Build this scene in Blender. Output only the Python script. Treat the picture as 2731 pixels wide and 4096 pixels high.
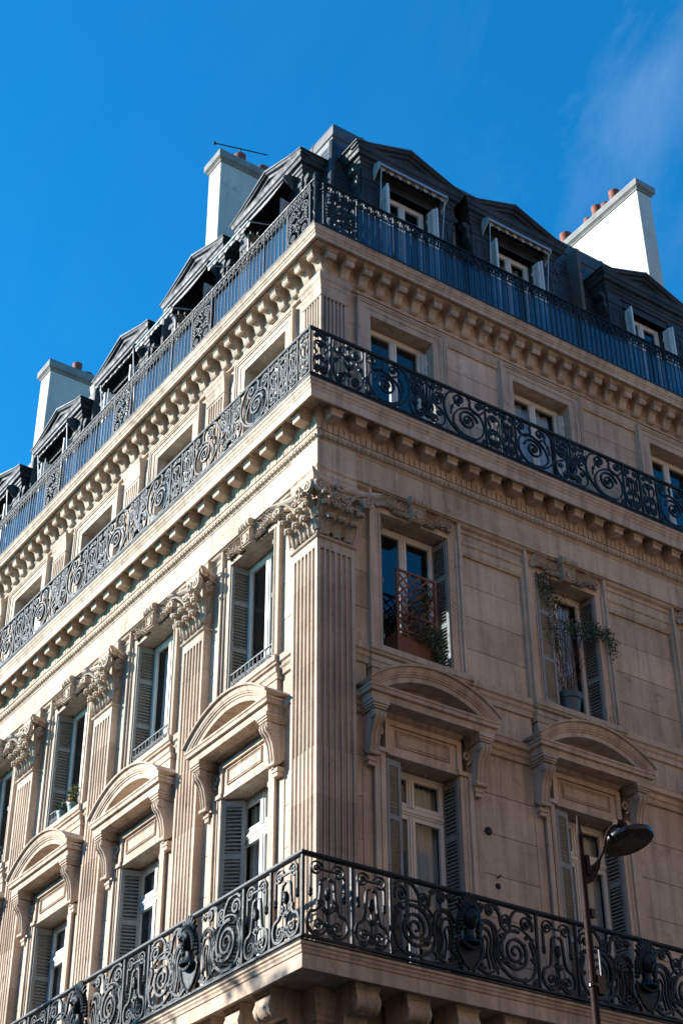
import bpy, bmesh, math, random
from mathutils import Vector, Matrix
PI=math.pi; R=math.radians
rnd=random.Random(7)
for o in list(bpy.data.objects): bpy.data.objects.remove(o)
scene=bpy.context.scene
COL=scene.collection
# ------------------------------------------------------------ camera
cam=bpy.data.cameras.new('camera'); co=bpy.data.objects.new('camera',cam); COL.objects.link(co)
pt,yw,rl=R(34.452673938),R(55.348467216),R(-0.394326285)
F=Vector((math.cos(pt)*math.cos(yw),math.cos(pt)*math.sin(yw),math.sin(pt)))
Rt=Vector((math.sin(yw),-math.cos(yw),0)); Up=Rt.cross(F)
Rv=Rt*math.cos(rl)+Up*math.sin(rl); Uv=Up*math.cos(rl)-Rt*math.sin(rl)
m=Matrix(((Rv.x,Uv.x,-F.x),(Rv.y,Uv.y,-F.y),(Rv.z,Uv.z,-F.z))).to_4x4()
m.translation=Vector((-10.6414,-16.0027,1.6)); co.matrix_world=m
cam.sensor_fit='VERTICAL'; cam.sensor_height=36.0; cam.sensor_width=24.0; cam.lens=6551.69/4096*36
cam.clip_start=.1; cam.clip_end=3000
scene.camera=co
# ------------------------------------------------------------ light
SUN_EL=R(23); SUN_AZ=R(141)      # azimuth of the sun, counter-clockwise from +x
sd=Vector((math.cos(SUN_EL)*math.cos(SUN_AZ),math.cos(SUN_EL)*math.sin(SUN_AZ),math.sin(SUN_EL)))
sl=bpy.data.lights.new('sun','SUN'); sl.energy=4.6; sl.angle=R(0.6); sl.color=(1.0,.965,.92)
so=bpy.data.objects.new('sun',sl); COL.objects.link(so); so.rotation_euler=sd.to_track_quat('Z','Y').to_euler()
w=bpy.data.worlds.new('World'); scene.world=w; w.use_nodes=True
nt=w.node_tree; N=nt.nodes; L=nt.links; N.clear()
wo=N.new('ShaderNodeOutputWorld'); bg=N.new('ShaderNodeBackground'); bg.inputs[1].default_value=.079
sky=N.new('ShaderNodeTexSky'); sky.sky_type='NISHITA'; sky.sun_disc=False
sky.sun_elevation=SUN_EL; sky.sun_rotation=PI/2-SUN_AZ; sky.air_density=1.0; sky.dust_density=.6; sky.ozone_density=2.2; sky.altitude=50
tint=N.new('ShaderNodeMix'); tint.data_type='RGBA'; tint.blend_type='MULTIPLY'; tint.inputs[0].default_value=1; tint.inputs[7].default_value=(.07,1.0,1.5,1)
geo=N.new('ShaderNodeTexCoord'); mp=N.new('ShaderNodeMapping'); mp.inputs['Scale'].default_value=(5.5,2.0,2.2); mp.inputs['Rotation'].default_value=(0,0,.4)
nz=N.new('ShaderNodeTexNoise'); nz.inputs['Scale'].default_value=2.2; nz.inputs['Detail'].default_value=9; nz.inputs['Roughness'].default_value=.62; nz.inputs['Distortion'].default_value=.35
cr=N.new('ShaderNodeValToRGB'); cr.color_ramp.elements[0].position=.44; cr.color_ramp.elements[0].color=(0,0,0,1); cr.color_ramp.elements[1].position=.80; cr.color_ramp.elements[1].color=(1,1,1,1)
# thin cirrus lives in one broad bank of the sky
dp=N.new('ShaderNodeVectorMath'); dp.operation='DOT_PRODUCT'; dp.inputs[1].default_value=(0.517,0.423,0.744)
cr2=N.new('ShaderNodeMapRange'); cr2.inputs[1].default_value=.9915; cr2.inputs[2].default_value=.9988; cr2.inputs[3].default_value=.07; cr2.clamp=True
mul=N.new('ShaderNodeMath'); mul.operation='MULTIPLY'; mul2=N.new('ShaderNodeMath'); mul2.operation='MULTIPLY'; mul2.inputs[1].default_value=.5
cm=N.new('ShaderNodeMix'); cm.data_type='RGBA'; cm.inputs[7].default_value=(1.5,2.6,4.3,1)
L.new(sky.outputs[0],tint.inputs[6]); L.new(geo.outputs['Generated'],mp.inputs[0]); L.new(mp.outputs[0],nz.inputs[0]); L.new(nz.outputs[0],cr.inputs[0])
L.new(geo.outputs['Generated'],dp.inputs[0]); L.new(dp.outputs['Value'],cr2.inputs[0]); L.new(cr.outputs[0],mul.inputs[0]); L.new(cr2.outputs[0],mul.inputs[1]); L.new(mul.outputs[0],mul2.inputs[0])
L.new(mul2.outputs[0],cm.inputs[0]); L.new(tint.outputs[2],cm.inputs[6]); L.new(cm.outputs[2],bg.inputs[0]); L.new(bg.outputs[0],wo.inputs[0])
scene.view_settings.view_transform='Standard'; scene.view_settings.look='None'; scene.view_settings.gamma=1; scene.view_settings.use_curve_mapping=False
scene.view_settings.exposure=1.33
scene.render.engine='CYCLES'; scene.cycles.max_bounces=8; scene.cycles.diffuse_bounces=4; scene.cycles.transparent_max_bounces=12
# ------------------------------------------------------------ materials
MATS={}
def mat(name,col,rough=.7,metal=0,var=.15,nscale=3.,bump=0.,bscale=40.,streak=0.,objvar=0.,col2=None,spec=.5,coat=0.,blotch=0.):
    M=bpy.data.materials.new(name); M.use_nodes=True; nt=M.node_tree; N=nt.nodes; L=nt.links
    b=N['Principled BSDF']; b.inputs['Roughness'].default_value=rough; b.inputs['Metallic'].default_value=metal
    b.inputs['Specular IOR Level'].default_value=spec; b.inputs['Coat Weight'].default_value=coat
    g=N.new('ShaderNodeNewGeometry')
    def noise(scale,detail=5,vec=None,rg=.55):
        n=N.new('ShaderNodeTexNoise'); n.inputs['Scale'].default_value=scale; n.inputs['Detail'].default_value=detail; n.inputs['Roughness'].default_value=rg
        L.new(vec or g.outputs['Position'],n.inputs[0]); return n.outputs[0]
    def mr(src,a,b_,c,d):
        n=N.new('ShaderNodeMapRange'); n.inputs[1].default_value=a;n.inputs[2].default_value=b_;n.inputs[3].default_value=c;n.inputs[4].default_value=d; L.new(src,n.inputs[0]); return n.outputs[0]
    def mth(op,a,b_):
        n=N.new('ShaderNodeMath'); n.operation=op
        for i,x in enumerate((a,b_)):
            if isinstance(x,(int,float)): n.inputs[i].default_value=x
            else: L.new(x,n.inputs[i])
        return n.outputs[0]
    val=mr(noise(nscale),.25,.75,1-var,1+var)
    val=mth('MULTIPLY',val,mr(noise(nscale*9,3),.3,.7,1-var*.4,1+var*.4))
    if streak:
        mp=N.new('ShaderNodeMapping'); mp.inputs['Scale'].default_value=(7,7,.55); L.new(g.outputs['Position'],mp.inputs[0])
        val=mth('MULTIPLY',val,mr(noise(1.0,6,mp.outputs[0],.6),.45,.75,1.0,1-streak))
    if objvar:
        oi=N.new('ShaderNodeObjectInfo'); val=mth('MULTIPLY',val,mr(oi.outputs['Random'],0,1,1-objvar,1+objvar))
    base=N.new('ShaderNodeMix'); base.data_type='RGBA'; base.inputs[6].default_value=(*col,1); base.inputs[7].default_value=(*(col2 or col),1)
    L.new(mr(noise(nscale*.45,4),.4,.62,0,1),base.inputs[0]); last=base.outputs[2]
    if blotch:
        bl=N.new('ShaderNodeMix'); bl.data_type='RGBA'; bl.inputs[7].default_value=(col[0]*.42,col[1]*.38,col[2]*.35,1)
        L.new(mth('MULTIPLY',mr(noise(2.3,8,None,.7),.60,.70,0,1),blotch),bl.inputs[0]); L.new(last,bl.inputs[6]); last=bl.outputs[2]
    sc=N.new('ShaderNodeVectorMath'); sc.operation='SCALE'; L.new(last,sc.inputs[0]); L.new(val,sc.inputs['Scale']); L.new(sc.outputs[0],b.inputs['Base Color'])
    L.new(mr(noise(nscale*3,4),.3,.7,max(.03,rough-.1),min(1,rough+.12)),b.inputs['Roughness'])
    if bump:
        bn=N.new('ShaderNodeBump'); bn.inputs['Strength'].default_value=bump; bn.inputs['Distance'].default_value=.02
        L.new(mth('ADD',noise(bscale,6),mth('MULTIPLY',noise(bscale*.2,4),1.5)),bn.inputs['Height']); L.new(bn.outputs[0],b.inputs['Normal'])
    MATS[name]=M; return M
STONE=mat('limestone',(.50,.385,.292),.85,var=.17,nscale=1.3,bump=.35,bscale=34,streak=.42,objvar=.12,col2=(.545,.43,.335),blotch=.75,spec=.15)
STONED=mat('carved_limestone',(.43,.33,.245),.85,var=.14,nscale=3.5,bump=.4,bscale=40,streak=.25,objvar=.04,col2=(.47,.37,.28),blotch=.5,spec=.2)
JOINT=mat('mortar',(.17,.125,.09),.95,var=.1)
IRON=mat('painted_iron',(.0055,.008,.009),.5,metal=0,var=.35,nscale=5,bump=.15,bscale=60,col2=(.010,.015,.017),spec=.3)
ZINC=mat('zinc',(.055,.054,.056),.58,metal=.2,var=.15,nscale=2,bump=.1,bscale=8,streak=.2,col2=(.085,.085,.088))
LEAD=mat('painted_dormer_wood',(.018,.021,.025),.62,var=.3,nscale=2.5,bump=.15,bscale=20,streak=.3,col2=(.035,.041,.047),spec=.35)
SLATE=mat('slate',(.030,.040,.055),.45,var=.3,nscale=4,bump=.3,bscale=18,objvar=.25,col2=(.045,.05,.06))
PLAST=mat('chimney_render',(.50,.45,.385),.9,var=.08,nscale=1.6,bump=.25,bscale=22,streak=.2,col2=(.55,.50,.43),blotch=.8)
CAPM=mat('chimney_coping',(.20,.19,.175),.9,var=.25,nscale=3,bump=.4,bscale=25)
TERRA=mat('terracotta',(.20,.048,.020),.75,var=.2,nscale=6,bump=.15)
SHUT=mat('shutter_paint',(.25,.24,.215),.6,var=.14,nscale=4,bump=.1,streak=.25,objvar=.04)
SHUTW=mat('shutter_white',(.58,.57,.55),.55,var=.1,nscale=4,bump=.08)
FRAME=mat('window_paint',(.66,.63,.57),.45,var=.06,nscale=4)
CURT=mat('curtain_cloth',(.62,.60,.56),.9,var=.08,nscale=6)
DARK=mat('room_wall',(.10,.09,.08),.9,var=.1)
WOOD=mat('trellis_wood',(.17,.055,.018),.6,var=.25,nscale=8,bump=.2,streak=.2)
LEAF=mat('leaf',(.055,.085,.035),.5,var=.4,nscale=9,col2=(.075,.10,.05),objvar=.2)
LEAFL=mat('citrus_leaf',(.09,.12,.03),.45,var=.4,nscale=12,col2=(.14,.13,.03))
STEM=mat('stem',(.10,.045,.028),.8,var=.3,nscale=10)
ORANGE=mat('citrus_fruit',(.75,.22,.02),.45,var=.1)
POT=mat('plastic_pot',(.06,.075,.085),.5,var=.1)
POTG=mat('green_pot',(.12,.2,.18),.5,var=.1)
LAMP=mat('lamp_brown_paint',(.022,.009,.007),.75,var=.2,nscale=6,spec=.2)
BLACK=mat('black_metal',(.004,.004,.005),.3,metal=.0,var=.1,coat=.15,spec=.4)
LENS=mat('lamp_lens',(.06,.055,.048),.3,var=.15,nscale=30)
AWN=mat('awning_cloth_light',(.42,.39,.36),.85,var=.08)
AWND=mat('awning_cloth_dark',(.13,.115,.11),.85,var=.08)
ALU=mat('white_aluminium',(.42,.43,.45),.35,var=.08,metal=.2)
ASPH=mat('asphalt',(.05,.05,.05),.9,var=.2,nscale=2,bump=.3)
PAVE=mat('pavement_stone',(.20,.18,.16),.9,var=.15,nscale=2,bump=.2)
FAR=mat('far_limestone',(.30,.165,.085),.9,var=.12,nscale=.8,streak=.2)
def glassmat(name,tint,transp,rough=.02,col=(.02,.025,.03),ior=1.6):
    M=bpy.data.materials.new(name); M.use_nodes=True; nt=M.node_tree; N=nt.nodes; L=nt.links; N.clear()
    out=N.new('ShaderNodeOutputMaterial'); g=N.new('ShaderNodeBsdfGlossy'); g.inputs['Roughness'].default_value=rough; g.inputs[0].default_value=(.95,.97,1,1)
    t=N.new('ShaderNodeBsdfTransparent'); t.inputs[0].default_value=(*tint,1); d=N.new('ShaderNodeBsdfDiffuse'); d.inputs[0].default_value=(*col,1)
    m1=N.new('ShaderNodeMixShader'); m1.inputs[0].default_value=transp; L.new(d.outputs[0],m1.inputs[1]); L.new(t.outputs[0],m1.inputs[2])
    fr=N.new('ShaderNodeFresnel'); fr.inputs[0].default_value=ior
    ge=N.new('ShaderNodeNewGeometry'); mi=N.new('ShaderNodeMix'); mi.inputs[2].default_value=ior; mi.inputs[3].default_value=1/ior; L.new(ge.outputs['Backfacing'],mi.inputs[0]); L.new(mi.outputs[0],fr.inputs[0])
    nz=N.new('ShaderNodeTexNoise'); nz.inputs['Scale'].default_value=1.1; nz.inputs['Detail'].default_value=1; L.new(ge.outputs['Position'],nz.inputs[0])
    bn=N.new('ShaderNodeBump'); bn.inputs['Strength'].default_value=.25; bn.inputs['Distance'].default_value=.02; L.new(nz.outputs[0],bn.inputs['Height']); L.new(bn.outputs[0],g.inputs['Normal'])
    m2=N.new('ShaderNodeMixShader'); L.new(fr.outputs[0],m2.inputs[0]); L.new(m1.outputs[0],m2.inputs[1]); L.new(g.outputs[0],m2.inputs[2]); L.new(m2.outputs[0],out.inputs[0]); MATS[name]=M; return M
GLASS=glassmat('window_glass',(.75,.8,.82),.93)
SCREEN=glassmat('tinted_rail_glass',(.45,.62,.85),.38,.12,col=(.035,.10,.19),ior=1.45)
# ------------------------------------------------------------ mesh builder in facade coordinates (u along the wall, d out of the wall, z up)
def W(side,p):
    return Vector((p[0],-p[1],p[2])) if side=='R' else Vector((-p[1],p[0],p[2]))
class MB:
    k=1.
    def __init__(s): s.v=[]; s.f=[]; s.sm=[]
    def add(s,vs,fs,smooth=False):
        o=len(s.v); s.v+= [tuple(x) for x in vs]; s.f+=[tuple(o+i for i in f) for f in fs]; s.sm+=[smooth]*len(fs)
    def box(s,u0,u1,d0,d1,z0,z1,ch=0):
        if ch<=0:
            s.add([(u0,d0,z0),(u1,d0,z0),(u1,d1,z0),(u0,d1,z0),(u0,d0,z1),(u1,d0,z1),(u1,d1,z1),(u0,d1,z1)],[(0,1,2,3),(4,5,6,7),(0,1,5,4),(1,2,6,5),(2,3,7,6),(3,0,4,7)])
        else:
            c=ch
            s.add([(u0,d0,z0),(u1,d0,z0),(u1,d0,z1),(u0,d0,z1),(u0,d1-c,z0),(u1,d1-c,z0),(u1,d1-c,z1),(u0,d1-c,z1),(u0+c,d1,z0+c),(u1-c,d1,z0+c),(u1-c,d1,z1-c),(u0+c,d1,z1-c)],
             [(0,1,2,3),(0,1,5,4),(1,2,6,5),(2,3,7,6),(3,0,4,7),(4,5,9,8),(5,6,10,9),(6,7,11,10),(7,4,8,11),(8,9,10,11)])
    def hexa(s,p): s.add(p,[(0,1,2,3),(4,5,6,7),(0,1,5,4),(1,2,6,5),(2,3,7,6),(3,0,4,7)])
    def extz(s,poly,z0,z1):
        n=len(poly); s.add([(a,b,z0) for a,b in poly]+[(a,b,z1) for a,b in poly],[tuple(range(n)),tuple(range(2*n-1,n-1,-1))]+[(i,(i+1)%n,n+(i+1)%n,n+i) for i in range(n)])
    def extd(s,poly,d0,d1,smooth=False):   # poly in (u,z)
        n=len(poly); s.add([(a,d0,b) for a,b in poly]+[(a,d1,b) for a,b in poly],[tuple(range(n)),tuple(range(2*n-1,n-1,-1))]+[(i,(i+1)%n,n+(i+1)%n,n+i) for i in range(n)])
    def extu(s,poly,u0,u1,miter0=False):   # poly in (d,z)
        n=len(poly); s.add([((-a if miter0 else u0),a,b) for a,b in poly]+[(u1,a,b) for a,b in poly],[tuple(range(n)),tuple(range(2*n-1,n-1,-1))]+[(i,(i+1)%n,n+(i+1)%n,n+i) for i in range(n)])
    def sweep(s,path,prof,closed=False,caps=True):  # path (u,d), prof (p,z) closed polygon, offset outward (left normal)
        n=len(path); k=len(prof); rings=[]
        for i in range(n):
            def nrm(a,b):
                dx,dy=b[0]-a[0],b[1]-a[1]; l=math.hypot(dx,dy) or 1; return (-dy/l,dx/l)
            if closed: n0=nrm(path[i-1],path[i]); n1=nrm(path[i],path[(i+1)%n])
            else:
                n0=nrm(path[i-1],path[i]) if i else nrm(path[0],path[1]); n1=nrm(path[i],path[i+1]) if i<n-1 else n0
            mx,my=n0[0]+n1[0],n0[1]+n1[1]; l2=mx*mx+my*my or 1; f=2/l2; mx*=f; my*=f
            rings.append([(path[i][0]+mx*p,path[i][1]+my*p,z) for p,z in prof])
        vs=[v for r in rings for v in r]; fs=[]
        for i in range(n if closed else n-1):
            j=(i+1)%n
            for q in range(k): fs.append((i*k+q,i*k+(q+1)%k,j*k+(q+1)%k,j*k+q))
        if not closed and caps: fs+= [tuple(range(k)),tuple((n-1)*k+q for q in range(k-1,-1,-1))]
        s.add(vs,fs)
    def bar(s,pts,w,t,closed=False,taper=None):  # flat bar along pts (u,d,z); w in plane, t depth
        w*=s.k
        n=len(pts)
        vs=[];fs=[]
        for i in range(n):
            a=pts[i-1] if (i or closed) else pts[0]; b=pts[(i+1)%n] if (i<n-1 or closed) else pts[-1]
            dx,dz=b[0]-a[0],b[2]-a[2]; l=math.hypot(dx,dz) or 1; nx,nz=-dz/l,dx/l
            ww=w/2*(taper(i/(n-1)) if taper else 1); u,d,z=pts[i]; tt=t/2
            vs+=[(u+nx*ww,d+tt,z+nz*ww),(u-nx*ww,d+tt,z-nz*ww),(u-nx*ww,d-tt,z-nz*ww),(u+nx*ww,d-tt,z+nz*ww)]
        for i in range(n if closed else n-1):
            j=(i+1)%n
            for q in range(4): fs.append((i*4+q,i*4+(q+1)%4,j*4+(q+1)%4,j*4+q))
        if not closed: fs+=[(0,1,2,3),(n*4-1,n*4-2,n*4-3,n*4-4)]
        s.add(vs,fs)
    def tube(s,pts,r,n=6,caps=True):
        rs=r if isinstance(r,(list,tuple)) else [r]*len(pts); P=[Vector(p) for p in pts]; vs=[];fs=[]
        ref=Vector((0,0,1))
        for i,p in enumerate(P):
            t=(P[min(i+1,len(P)-1)]-P[max(i-1,0)]); t.normalize()
            if abs(t.dot(ref))>.95: ref=Vector((0,1,0)) if abs(t.y)<.9 else Vector((1,0,0))
            a=t.cross(ref).normalized(); b=t.cross(a).normalized(); ref=a.cross(t).normalized() if False else ref
            for q in range(n):
                an=2*PI*q/n; vs.append(p+a*rs[i]*math.cos(an)+b*rs[i]*math.sin(an))
        for i in range(len(P)-1):
            for q in range(n): fs.append((i*n+q,i*n+(q+1)%n,(i+1)*n+(q+1)%n,(i+1)*n+q))
        if caps: fs+=[tuple(range(n)),tuple((len(P)-1)*n+q for q in range(n-1,-1,-1))]
        s.add(vs,fs,True)
    def lathe(s,c,prof,n=10,axis='z'):
        vs=[];fs=[]
        for r,h in prof:
            for q in range(n):
                a=2*PI*q/n; x,y=r*math.cos(a),r*math.sin(a)
                if axis=='z': vs.append((c[0]+x,c[1]+y,c[2]+h))
                elif axis=='u': vs.append((c[0]+h,c[1]+x,c[2]+y))
                else: vs.append((c[0]+x,c[1]+h,c[2]+y))
        for i in range(len(prof)-1):
            for q in range(n): fs.append((i*n+q,i*n+(q+1)%n,(i+1)*n+(q+1)%n,(i+1)*n+q))
        fs+=[tuple(range(n)),tuple((len(prof)-1)*n+q for q in range(n-1,-1,-1))]
        s.add(vs,fs,True)
    def ball(s,c,r,sc=(1,1,1),n=8,m=5):
        vs=[(c[0],c[1],c[2]-r*sc[2])];fs=[]
        for i in range(1,m):
            a=-PI/2+PI*i/m
            for q in range(n): b=2*PI*q/n; vs.append((c[0]+r*sc[0]*math.cos(a)*math.cos(b),c[1]+r*sc[1]*math.cos(a)*math.sin(b),c[2]+r*sc[2]*math.sin(a)))
        vs.append((c[0],c[1],c[2]+r*sc[2])); t=len(vs)-1
        for q in range(n): fs.append((0,1+(q+1)%n,1+q)); fs.append((t,1+(m-2)*n+q,1+(m-2)*n+(q+1)%n))
        for i in range(m-2):
            for q in range(n): fs.append((1+i*n+q,1+i*n+(q+1)%n,1+(i+1)*n+(q+1)%n,1+(i+1)*n+q))
        s.add(vs,fs,True)
    def grid(s,fn,nu,nv,thick=None,smooth=True):
        vs=[fn(i/nu,j/nv) for i in range(nu+1) for j in range(nv+1)]; k=nv+1
        fs=[(i*k+j,(i+1)*k+j,(i+1)*k+j+1,i*k+j+1) for i in range(nu) for j in range(nv)]
        s.add(vs,fs,smooth)
    def mesh(s,side,piv=(0,0,0),name='m',mats=None,recalc=True,sharp=40):
        me=bpy.data.meshes.new(name); w0=W(side,piv)
        me.from_pydata([W(side,v)-w0 for v in s.v],[],s.f)
        bm=bmesh.new(); bm.from_mesh(me)
        if recalc: bmesh.ops.recalc_face_normals(bm,faces=bm.faces)
        bm.to_mesh(me); bm.free()
        me.polygons.foreach_set('use_smooth',s.sm) if any(s.sm) else None
        if any(s.sm): me.set_sharp_from_angle(angle=R(sharp))
        for x in (mats if isinstance(mats,(list,tuple)) else [mats]): me.materials.append(x)
        me.update(); return me
ABS={}
def link(name,me,side,piv,parent=None,stuff=False):
    o=bpy.data.objects.new(name,me); COL.objects.link(o); a=W(side,piv); ABS[o.name]=a
    if parent: o.parent=parent; o.location=a-ABS[parent.name]
    else: o.location=a
    if stuff: o['kind']='stuff'
    return o
def put(name,mb,mt,side,piv=(0,0,0),parent=None,stuff=False,**k):
    return link(name,mb.mesh(side,(0,0,0),name,mt,**k),side,piv,parent,stuff)
CACHE={}
def rep(key,name,builder,mt,side,piv,parent,**k):     # repeated piece: builder makes the mesh round the origin once per side
    kk=(key,side)
    if kk not in CACHE:
        mb=MB(); builder(mb); CACHE[kk]=mb.mesh(side,(0,0,0),name,mt,**k)
    return link(name,CACHE[kk],side,piv,parent)
def thing(name,label,cat,side,piv,group=None):
    o=link(name,None,side,piv); o['label']=label; o['category']=cat
    if group: o['group']=group
    return o
def tag(o,label,cat,group=None):
    o['label']=label; o['category']=cat
    if group: o['group']=group
def spiral(cx,cz,r0,r1,a0,turns,n=28,d=0.,ex=1.):
    return [(cx+(r0+(r1-r0)*(i/n)**.85)*math.cos(a0+turns*2*PI*i/n)*ex,d,cz+(r0+(r1-r0)*(i/n)**.85)*math.sin(a0+turns*2*PI*i/n)) for i in range(n+1)]
def crv(ps,n=6,closed=False):       # catmull-rom through 2-d or 3-d points
    P=[Vector(p) for p in ps]; out=[]; k=len(P)
    for i in range(k if closed else k-1):
        p1=P[i]; p2=P[(i+1)%k]; p0=P[i-1] if (i or closed) else p1*2-p2; p3=P[(i+2)%k] if (i<k-2 or closed) else p2*2-p1
        for j in range(n):
            t=j/n; out.append(.5*((2*p1)+(p2-p0)*t+(2*p0-5*p1+4*p2-p3)*t*t+(3*p1-p0-3*p2+p3)*t**3))
    if not closed: out.append(P[-1])
    return [tuple(x) for x in out]
def c3(ps,n=6,d=0.): return crv([(a,d,b) for a,b in ps],n)
# ============================================================ SETTING
def struct(name,mb,mt):
    o=put(name,mb,mt,'R'); o['kind']='structure'; return o
g=MB(); g.add([(-900,900,0),(900,900,0),(900,-900,0),(-900,-900,0)],[(0,1,2,3)]); struct('street',g,ASPH)
g=MB(); g.box(-2.6,60,-60,2.6,.0,.14); struct('pavement',g,PAVE)
# ============================================================ BUILDING
B=thing('corner_building','cream limestone corner apartment building with fluted pilasters, iron balconies and slate roof','building','R',(0,0,0))
LU,RU=22.9,12.4             # facade lengths
CL=[1.95+3*k for k in range(7)]; CR=[1.81,4.77,7.93,10.9]
CEN={'L':CL,'R':CR}; END={'L':LU,'R':RU}
FR_N,WL_N=-.08,-.14          # frame and wall planes of the two noble floors
WL_M,FR_M=-.29,-.24
# --- openings (half width, z0, z1) per storey
STOREY=[ # name,z0,z1,wall plane,openings fn
 ('ground_floor',0.0,7.88,-.12,lambda c:(c-.62,c+.62,4.4,7.0)),
 ('first',7.88,12.45,WL_N,lambda c:(c-.63,c+.63,8.32,11.37)),
 ('second',12.45,15.70,WL_N,lambda c:(c-.63,c+.63,12.98,15.31)),
 ('third',16.45,20.05,WL_M,lambda c:(c-.63,c+.63,16.92,19.24)),
]
def cut(u0,u1,z0,z1,ops):
    us=sorted({u0,u1,*[x for o in ops for x in o[:2] if u0<x<u1]}); out=[]
    for a,b in zip(us,us[1:]):
        mid=(a+b)/2; zz=z0
        for o in sorted([o for o in ops if o[0]<mid<o[1]],key=lambda o:o[2]):
            if o[2]>zz+1e-4: out.append((a,b,zz,min(o[2],z1)))
            zz=o[3]
        if zz<z1-1e-4: out.append((a,b,zz,z1))
    return out
walls={}
for side in 'LR':
    for nm,z0,z1,dw,fn in STOREY:
        mb=MB(); ops=[(o[0]-.035,o[1]+.035,o[2]-.055,o[3]+.045) for o in (fn(c) for c in CEN[side])]
        for a,b,za,zb in cut(.30,END[side],z0,z1,ops): mb.box(a,b,-.52,dw-(.036 if nm!='ground_floor' else .012),za,zb)
        walls[side,nm]=put('wall',mb,JOINT if nm!='ground_floor' else STONE,side,(0,0,0),B)
    mb=MB(); mb.box(.3,END[side],-.52,-.16,15.7,16.45); mb.box(.3,END[side],-.52,-.33,20.05,20.2); walls[side,'frieze']=put('wall',mb,JOINT,side,(0,0,0),B)
mb=MB(); mb.box(.21,.6,-.6,-.21,0,20.1)  # corner pier core
put('wall',mb,STONE,'R',(0,0,0),B)
# stone blocks
def ashlar(side,nm,u0,u1,z0,z1,d,ch=.42,ln=1.1,seed=0,th=.05,gap=.004):
    r=random.Random(seed); nc=max(1,round((z1-z0)/ch)); h=(z1-z0)/nc
    for i in range(nc):
        nl=max(1,round((u1-u0)/ln)); l=(u1-u0)/nl; off=(0.5*l if (i%2 and nl>1) else 0)
        xs=[u0]+[u0+l*k-off+r.uniform(-.06,.06)*(nl>1) for k in range(1,nl+(1 if off else 0))]+[u1]
        xs=[x for x in xs if u0<=x<=u1]
        for a,b in zip(xs,xs[1:]):
            if b-a<.05: continue
            mb=MB(); mb.box(a+gap-(a+b)/2,b-gap-(a+b)/2,-th,0,gap,h-gap,.003)
            put('stone_block',mb,STONE,side,((a+b)/2,d+r.uniform(-.002,.002),z0+i*h),walls[side,nm])
for side in 'LR':
    cs=CEN[side]; e=END[side]; lim=15.5 if side=='L' else e
    # first and second storeys
    for nm,za,zb,oz0,oz1,d in (('first',8.26,11.86,8.3,11.8,WL_N),('second',12.97,15.36,12.95,15.36,WL_N),('third',16.9,19.62,16.9,19.6,WL_M)):
        hw=.80
        if side=='L':
            edges=[.66]
            for k,c in enumerate(cs): edges+=[c-hw,c+hw,c+1.5-.32,c+1.5+.32]
            spans=[(edges[i],edges[i+1]) for i in range(0,len(edges)-1,2)]
        else:
            edges=[.66]
            for c in cs: edges+=[c-hw,c+hw]
            edges.append(e); spans=[(edges[i],edges[i+1]) for i in range(0,len(edges),2)]
        for i,(a,b) in enumerate(spans):
            if a>lim or b-a<.06: 
                if b-a>.06:
                    mb=MB(); mb.box(a,b,d-.05,d,za,zb); put('wall_panel',mb,STONE,side,(0,0,0),walls[side,nm])
                continue
            if side=='R' and i>0 and nm!='first':
                # sunk panel with raised border
                bz=.20; pa,pb=a+.10,b-.10
                mb=MB()
                mb.box(a,pa,d-.05,d+.035,za,zb); mb.box(pb,b,d-.05,d+.035,za,zb); mb.box(pa,pb,d-.05,d+.032,zb-bz,zb)
                mb.extu([(d-.02,zb-bz-.05),(d+.012,zb-bz-.05),(d+.03,zb-bz),(d-.02,zb-bz)],pa,pb)
                if nm=='second': mb.extu([(d+.03,zb-.085),(d+.055,zb-.06),(d+.055,zb-.03),(d+.03,zb-.02)],pa,pb)
                put('panel_border',mb,STONE,side,(0,0,0),walls[side,nm])
                ashlar(side,nm,pa,pb,za,zb-bz,d-.02,.55,1.5,seed=i*7+3,gap=.0038)
            else: ashlar(side,nm,a,b,za,zb,d,.62,1.25,seed=i*5+1,gap=.0038)
    # over window heads, plain blocks between frames and bands handled by frames
# --- corner polygon helper: path over both streets (R coordinates)
def toR(u,d): return (-d,-u)
def bothpath(d,lu,ru): return [toR(lu,d),(-d,d),(ru,d)]   # from far left street to far right street
def run(name,prof,lu,ru,parent,mt=STONE,piece=None,gap=.003,d0=0.):
    """moulded course over both streets, in separate stones with a mitred corner stone"""
    cl=1.5
    mb=MB(); mb.sweep([toR(cl,d0),(-d0,d0),(cl,d0)],prof); put(name,mb,mt,'R',(0,0,0),parent)
    for side,e in (('L',lu),('R',ru)):
        u=cl; k=0
        while u<e-.01:
            l=min((piece or 1.55)+.12*math.sin(k*2.3+u),e-u); 
            if e-u-l<.4: l=e-u
            mb=MB(); mb.extu([(p+d0,z) for p,z in prof],gap,l); put(name,mb,mt,side,(u,0,0),parent); u+=l; k+=1
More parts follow.
